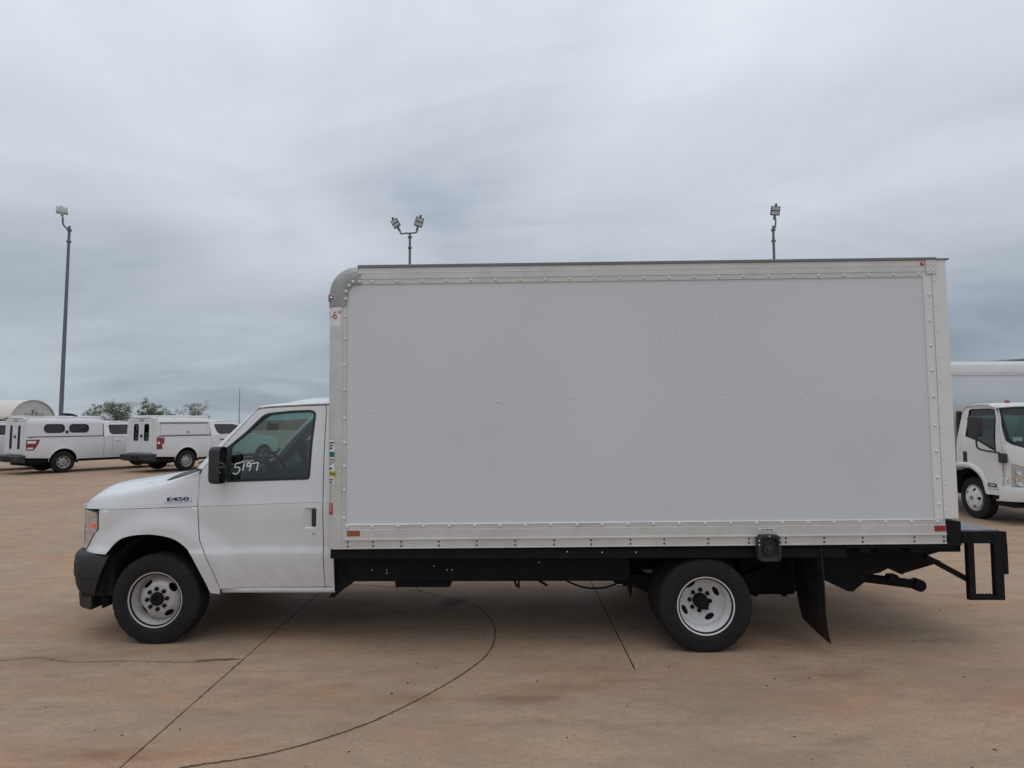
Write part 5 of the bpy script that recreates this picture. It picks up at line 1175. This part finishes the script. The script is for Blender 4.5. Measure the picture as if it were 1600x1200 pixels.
g = G(); panel(g, [(0.06, 1.36), (1.94, 1.36), (1.94, 2.10), (0.06, 2.10)], lambda x_, z: (x_, ff(x_, z) + 0.012, z), holes=[inset(wso, 0.02)], step=0.12); g.build('windscreen_surround', NW, npr, smooth=60, solid=0.03)
g = G(); a = (0.24, ff(0.24, 1.46) - 0.02, 1.46); b = (0.95, ff(0.95, 1.40) - 0.02, 1.40); g.tube([a, b], 0.010, 6); g.build('wiper', M['plastic'], npr)
g = G(); g.box((0.33, -0.66, 1.45), (0.50, -0.65, 1.53)); g.build('windscreen_notice', M['white'], npr)
g = G(); rows = []
for y, z in ((ff(1, 2.09) + 0.0, 2.085), (-0.68, 2.125), (-0.45, 2.15), (0.0, 2.15), (0.16, 2.12), (0.21, 2.06)): rows.append([(1.0 + q*(0.93 if z > 2.1 else 0.95), y + (0.17*abs(q)**6 if y < -0.6 else 0), z - 0.03*abs(q)**6) for q in np.linspace(-1, 1, 21)])
g.grid(rows); g.build('cab_roof', NW, npr, smooth=60, solid=0.02)
for x_ in (0.42, 0.8, 1.2, 1.58):
    g = G(); g.lathe([(0.045, 0), (0.040, 0.03), (0.025, 0.045), (0, 0.05)], (x_, -0.45, 2.145), 'z', 12); g.build('roof_marker', TR, npr)
for sg in (0, 1):
    mx_ = (lambda v: v) if sg == 0 else (lambda v: WID - v)
    hlo = [(mx_(0.045), 1.115), (mx_(0.36), 1.01), (mx_(0.36), 0.67), (mx_(0.05), 0.69)]
    g = G(); panel(g, hlo, lambda x_, z: (x_, ff(x_, z) - 0.010, z), step=0.06); hd = g.build('headlight', M['lens'], npr, smooth=60, solid=0.03)
    for cx, cz, rr in ((0.24, 0.95, 0.07), (0.25, 0.77, 0.085), (0.12, 0.78, 0.05)):
        g = G(); g.lathe([(0, -0.004), (rr*0.55, -0.002), (rr, -0.012), (rr*1.05, 0.0)], (mx_(cx), ff(cx, cz) - 0.012, cz), 'y', 20); g.build('lamp_bowl', M['chrome'], hd)
    g = G(); panel(g, [(mx_(0.05), 0.855), (mx_(0.36), 0.845), (mx_(0.36), 0.865), (mx_(0.05), 0.875)], lambda x_, z: (x_, ff(x_, z) - 0.016, z), step=0.06); g.build('lamp_divider', M['chrome'], hd, solid=0.006)
g = G(); rows = []
for z, o in ((0.665, 0.02), (0.66, 0.06), (0.60, 0.075), (0.48, 0.07), (0.42, 0.05), (0.41, 0.0)): rows.append([(1.0 + q*1.0, -0.86 - 0.10*(1 - q*q) - o + 0.22*abs(q)**8, z) for q in np.linspace(-1, 1, 25)])
g.grid(rows); nb = g.build('front_bumper', NW, npr, smooth=50, solid=0.02)
g = G(); rows = [[(x_, -0.86 - 0.10*(1 - (x_ - 1)**2) - 0.079, z) for x_ in np.linspace(0.30, 1.70, 15)] for z in (0.475, 0.575)]; g.grid(rows); g.build('bumper_grille', M['alumd'], nb, smooth=60, solid=0.01)
g = G(); g.box((0.2, -0.80, 0.30), (1.8, -0.3, 0.42)); g.box((0.06, -0.75, 0.42), (1.94, -0.46, 0.56)); g.box((0.42, -0.5, 0.42), (1.58, 0.5, 0.9)); g.box((0.55, -0.3, 0.35), (1.45, 4.8, 0.75)); g.box((0.08, -0.7, 0.55), (1.92, -0.66, 1.2)); g.build('underbody', M['gap'], npr, smooth=0)
g = G(); g.box((0.30, -0.80, 0.36), (0.50, -0.72, 0.40)); g.build('tow_hook', M['alumd'], npr)
g = G(); g.box((0.06, -0.70, 1.20), (1.94, -0.35, 1.33)); g.build('dashboard', M['dash'], npr, bevel=0.04)
for x0 in (0.22, 1.2):
    g = G(); g.box((x0, -0.10, 1.0), (x0 + 0.52, 0.18, 1.62)); st = g.build('seat', M['cloth'], npr, bevel=0.06); g = G(); g.box((x0 + 0.14, 0.03, 1.64), (x0 + 0.38, 0.15, 1.86)); g.build('headrest', M['cloth'], st, bevel=0.05)
g = G(); torus(g, (1.46, -0.35, 1.36), 0.2, 0.018, (0, 0.5, 0.86)); g.build('steering_wheel', M['plastic'], npr)
g = G(); g.box((0.08, 0.19, 0.95), (1.92, 0.21, 1.45)); g.box((0.08, 0.19, 1.92), (1.92, 0.21, 2.06)); g.box((0.08, 0.19, 1.45), (0.35, 0.21, 1.92)); g.box((1.65, 0.19, 1.45), (1.92, 0.21, 1.92)); g.build('cab_back', M['trim'], npr, smooth=0)
g = G(); g.box((0.30, 0.195, 1.45), (1.70, 0.200, 1.92)); g.build('rear_glass', M['glass'], npr, smooth=0)
# mirror on its long arm
for sg in (0, 1):
    mx_ = (lambda v: v) if sg == 0 else (lambda v: WID - v)
    g = G(); g.tube(catmull([(mx_(-0.20), -0.50, 1.56), (mx_(-0.20), -0.50, 1.36), (mx_(-0.16), -0.57, 1.30), (mx_(-0.08), -0.70, 1.275), (mx_(0.00), -0.78, 1.25)], 4), 0.016, 8); g.tube([(mx_(-0.20), -0.50, 1.90), (mx_(-0.20), -0.48, 2.02), (mx_(0.06), -0.52, 2.03)], 0.014, 8); ar = g.build('mirror_arm', M['plastic'], npr)
    g = G(); g.prism(rrect(-0.62, 1.535, -0.34, 1.905, 0.05), lambda y, z: (mx_(-0.25), y, z), lambda y, z: (mx_(-0.16), y, z)); g.build('mirror', M['plastic'], npr, bevel=0.02)
    g = G(); g.box((min(mx_(-0.01), mx_(0.07)), -0.86, 1.085), (max(mx_(-0.01), mx_(0.07)), -0.73, 1.25)); g.build('mirror_bracket', M['plastic'], npr, bevel=0.015)
# the body behind the cab
bxp = [(-0.17, 0.86), (2.17, 0.86), (2.17, 2.97), (2.14, 3.0), (-0.14, 3.0), (-0.17, 2.97)]
g = G(); g.prism(bxp, lambda x_, z: (x_, 0.56, z), lambda x_, z: (x_, 5.4, z)); cbn = g.build('cargo_box', M['boxw'], npr)
g = G(); g.box((-0.18, 0.545, 2.715), (2.18, 0.56, 2.775)); g.build('front_rail', M['alum'], cbn, bevel=0.004)
g = G(); g.grid([[(x_, y, z) for x_ in np.linspace(-0.17, 2.17, 9)] for y, z in ((0.548, 2.776), (0.535, 2.90), (0.56, 2.985), (0.62, 3.006))]); g.build('roof_fairing', NW, cbn, smooth=60)
g = G(); g.add([(0.9, 0.60, 3.005), (2.18, 0.58, 3.075), (2.18, 3.0, 3.075), (0.9, 3.0, 3.005)], [(0, 1, 2, 3)]); g.build('roof_flashing', M['alumd'], cbn, smooth=0, solid=0.02)  # dark flashing in place of an unidentified dark sloping line
for x_ in (0.0, 1.75):
    small_wheel(npr, (x_ + 0.12, 3.6, 0.385), 0, 5, 0.385, 0.22, 0.228, 0.0, 'wheel', M['rimr']).rotation_euler = (0, 0, R(-90) if x_ < 1 else R(90))
g = G(); g.tube(catmull([(0.10, 0.34, 2.00), (0.10, 0.36, 1.9), (0.10, 0.36, 1.62), (0.10, 0.33, 1.2)], 4), 0.05, 8); g.build('intake_pipe', M['plastic'], npr)

# ================================================================== flood-light masts
PM = mat('galvanised_mast', (0.155, 0.17, 0.185), 0.55, 0.3, var=0.1, vscale=2)
HM = mat('flood_housing', (0.05, 0.055, 0.06), 0.5, 0.2)
HG = mat('flood_glass', (0.50, 0.53, 0.56), 0.3, 0.3, var=0.15, vscale=12)
HP = mat('pale_flood_housing', (0.42, 0.44, 0.42), 0.5, 0.2)
def mast(label, px, d, ztop_, lean, heads):
    t = thing('flood_light_mast', label, 'light pole', ((px - 800)/1000*d, d, 0), 0, 'flood-light masts round the lot')
    P = lambda z: Vector((lean*z, 0, z))
    g = G(); g.tube([P(0), P(ztop_*0.5), P(ztop_)], [0.105, 0.088, 0.060], 12); g.build('pole', PM, t)
    g = G(); g.lathe([(0.26, 0), (0.26, 0.03), (0.14, 0.05)], (0, 0, 0), 'z', 12); g.build('base_plate', PM, t)
    for z in (ztop_ - 0.22, ztop_ - 0.80):
        g = G(); c = P(z); g.lathe([(0.06, -0.05), (0.115, -0.04), (0.115, 0.04), (0.06, 0.05)], tuple(c), 'z', 12); g.build('collar', PM, t)
    for (pts, c, face_, roll_, w_, h_, pale) in heads:
        g = G(); g.tube(catmull([P(ztop_) + Vector(p) for p in pts], 4), 0.045, 8); g.build('arm', PM, t)
        c = P(ztop_) + Vector(c); f_ = Vector(face_).normalized()
        side_ = f_.cross(Vector((0, 0, 1))).normalized(); upp = side_.cross(f_)
        ca, sa = math.cos(R(roll_)), math.sin(R(roll_)); side_, upp = side_*ca + upp*sa, upp*ca - side_*sa
        def bxl(x0, x1, z0, z1, y0, y1):
            g = G(); g.box((x0, y0, z0), (x1, y1, z1)); g.v = [tuple(c + side_*v[0] + f_*v[1] + upp*v[2]) for v in g.v]; return g
        hd = bxl(-w_/2, w_/2, -h_/2, h_/2, -0.12, 0.0).build('flood_head', HP if pale else HM, t, bevel=0.015)
        for z0, z1 in ((0.06, 0.42), (-0.42, -0.06)): bxl(-w_*0.42, w_*0.42, h_*z0, h_*z1, 0.002, 0.012).build('lamp_panel', HG, hd)
        bxl(-0.05, 0.05, h_/2, h_/2 + 0.14, -0.08, -0.02).build('photocell', HM, hd)
        for k in range(5): bxl(-w_*0.4 + k*w_*0.2 - 0.012, -w_*0.4 + k*w_*0.2 + 0.012, -h_*0.4, h_*0.4, -0.20, -0.12).build('cooling_fin', HP if pale else HM, hd)
        bxl(-0.06, 0.06, -h_/2 - 0.22, -h_/2 + 0.02, -0.10, -0.03).build('bracket', PM, hd)
    return t
mast('tall grey mast with one pale floodlight turned away, rising behind the pickups', 95, 32, 11.9, 0.008, [([(0, 0, -0.15), (-0.18, 0.0, -0.08), (-0.33, 0, 0.12), (-0.36, 0, 0.45)], (-0.42, 0, 0.75), (-0.5, 0.6, -0.62), 0, 0.50, 0.46, True)])
mast('grey mast with two floodlights on a crossbar above the front of the truck box', 639, 34, 12.05, 0.0, [
    ([(0, 0, 0), (-0.25, 0, 0.0), (-0.46, 0, -0.03), (-0.53, 0, 0.10), (-0.58, 0, 0.26)], (-0.80, 0.0, 0.55), (-0.25, -0.95, -0.15), -28, 0.40, 0.46, False),
    ([(0, 0, 0), (0.22, 0, 0.02), (0.34, 0, 0.05), (0.40, 0, 0.15), (0.42, 0, 0.32)], (0.50, 0.0, 0.62), (0.25, -0.95, -0.15), 14, 0.44, 0.50, False)])
mast('grey mast with a single square floodlight above the rear of the truck box', 1216, 33, 12.05, 0.0, [([(0, 0, -0.15), (0.10, 0, -0.08), (0.13, 0, 0.12), (0.14, 0, 0.42)], (0.14, -0.03, 0.80), (-0.15, -0.97, -0.18), 6, 0.46, 0.46, False)])
g = G(); g.tube([(0, 0, 0), (0, 0, 7.6)], [0.08, 0.05], 8); g.tube([(0, 0, 7.6), (0, 0, 8.0)], 0.02, 6)
tag(g.build('thin_pole', PM, loc=((374 - 800)/1000*110, 110, 0)), 'thin distant grey pole rising behind the pickup cab', 'pole')

# ================================================================== far things
# fabric arch building
FB = mat('tan_fabric_cover', (0.66, 0.62, 0.56), 0.8, var=0.04, vscale=0.4)
FE = mat('grey_fabric_end', (0.54, 0.55, 0.55), 0.8, var=0.05, vscale=0.6)
hut = thing('arched_storage_hall', 'tan arched fabric hall far behind the left pickups', 'building', (-134.5, 180, 0), R(180 - 14))
rad = 7.0; hb = 1.75
ap = [(rad, 0)] + [(rad*math.cos(R(a)), hb + rad*math.sin(R(a))) for a in range(0, 181, 9)] + [(-rad, 0)]
g = G(); g.grid([[(x_, y, z) for y, z in ap] for x_ in np.linspace(0, 34, 13)]); g.build('cover', FB, hut, smooth=60)
g = G(); g.add([(0.25, y*0.985, z*0.985) for y, z in ap], [tuple(range(len(ap)))]); ew = g.build('end_wall', FE, hut, smooth=0)
g = G(); g.tube([(0.0, y, z) for y, z in ap], 0.14, 6); g.build('end_rib', FB, hut)
g = G(); g.box((0.12, -2.2, 0.0), (0.2, 2.2, 4.2)); g.build('roller_door', FB, ew)
# distant red-earth bank
g = G(); rows = []; rnd = random.Random(5)
xsb = np.linspace(-420, 260, 171); hts = [2.9 + 0.7*math.sin(x_*0.021 + 1) + 0.5*math.sin(x_*0.083) + rnd.uniform(-0.18, 0.18) for x_ in xsb]
for yy, k in ((185, -0.02), (190, 0.6), (195, 1.0), (205, 1.02), (240, 0.7), (420, -0.02)): rows.append([(x_, yy + rnd.uniform(-1, 1), h_*k) for x_, h_ in zip(xsb, hts)])
g.grid(rows); structure(g.build('hill', mat('red_earth', (0.20, 0.115, 0.075), 0.95, var=0.35, vscale=0.12, dirt=(0.10, 0.09, 0.045), dscale=0.3, damt=0.7), smooth=60))
# trees and shrubs
LEAF = [mat('foliage_dark', (0.15, 0.175, 0.11), 0.7, var=0.35, vscale=0.8), mat('foliage_grey_green', (0.24, 0.255, 0.185), 0.7, var=0.3, vscale=0.8), mat('foliage_olive', (0.18, 0.19, 0.115), 0.7, var=0.3, vscale=0.8)]  # leaf colours lightened to put the distance haze into them
BARK = mat('bark', (0.07, 0.055, 0.045), 0.9, var=0.3)
def tree(name, label, px, d, h, wd, kind, seed, nleaf=2600, base=0.25, dens=1.0, cat='tree'):
    rnd = random.Random(seed); h *= 0.93; t = thing(name, label, cat, ((px - 800)/1000*d, d, 0), 0, 'trees and shrubs along the far edge')
    g = G(); tips = []
    g.tube([(0, 0, 0), (0.05, 0, h*0.3), (rnd.uniform(-.2, .2), 0, h*0.62)], [0.035*h*0.9, 0.028*h*0.8, 0.012*h], 7)
    for k in range(11):
        a = k*2.4 + rnd.uniform(-.3, .3); z0 = h*rnd.uniform(base*0.7, 0.6); L = wd*rnd.uniform(0.26, 0.48); z1 = min(h*0.97, z0 + h*rnd.uniform(0.12, 0.42)); e_ = Vector((L*math.cos(a), L*math.sin(a), z1))
        m1 = Vector((e_.x*0.5, e_.y*0.5, z0 + (z1 - z0)*0.65)); g.tube([(0, 0, z0), m1, e_], [0.012*h, 0.008*h, 0.003*h], 5); tips += [e_, m1]
    tips.append(Vector((0, 0, h*0.92)))
    g.build('trunk', BARK, t)
    g = G(); cl = []
    for p in tips:
        for _ in range(3): cl.append((p + Vector((rnd.gauss(0, wd*0.09), rnd.gauss(0, wd*0.09), rnd.gauss(-h*0.03, h*0.08))), rnd.uniform(0.06, 0.13)*wd))
    n_ = int(nleaf*dens)
    for _ in range(n_):
        c, r_ = rnd.choice(cl); q = Vector((rnd.gauss(0, 1), rnd.gauss(0, 1), rnd.gauss(0, 0.85)))*r_*0.62; p = c + q
        if p.z < h*base*0.6: continue
        s_ = rnd.uniform(0.07, 0.16)*(d/120); n = Vector((rnd.gauss(0, 1), rnd.gauss(0, 1), rnd.gauss(0.5, 1))).normalized(); u, v = g.frame(n)
        g.add([p - u*s_, p - v*s_*0.5, p + u*s_, p + v*s_*0.5], [(0, 1, 2, 3)])
    g.build('crown', LEAF[kind], t, smooth=0, recalc=False)
    return t
for (nm, lb, px, d, h, wd, kind, sd_, dens, base) in [
    ('tree', 'round dense green tree between the two canopied pickups', 183, 120, 6.8, 6.4, 0, 1, 1.7, 0.12),
    ('tree', 'thin grey-green tree left of the round dense tree', 149, 125, 6.2, 3.0, 1, 2, 0.6, 0.2),
    ('tree', 'compact upright green tree just right of the round tree', 233, 120, 6.3, 3.4, 0, 3, 1.3, 0.15),
    ('tree', 'tallest sparse feathery tree rightmost in the row', 306, 118, 6.4, 4.0, 1, 4, 0.55, 0.15),
    ('tree', 'sparse low tree between upright tree and feathery tree', 262, 122, 5.4, 3.8, 1, 5, 0.6, 0.15),
    ('shrub', 'dark low shrub beside the feathery tree', 287, 116, 3.6, 4.0, 2, 6, 1.0, 0.05),
    ('shrub', 'tiny shrub left of the compact upright tree', 213, 122, 3.0, 1.6, 1, 7, 0.4, 0.05),
    ('shrub', 'small shrub above the far end of the first canopy', 120, 122, 3.7, 2.4, 0, 8, 0.6, 0.05),
    ('shrub', 'green shrub under the arched hall at the left edge', 4, 100, 3.0, 4.4, 2, 9, 1.4, 0.05)]:
    tree(nm, lb, px, d, h, wd, kind, sd_, 3400, base, dens, 'tree' if nm == 'tree' else 'shrub')
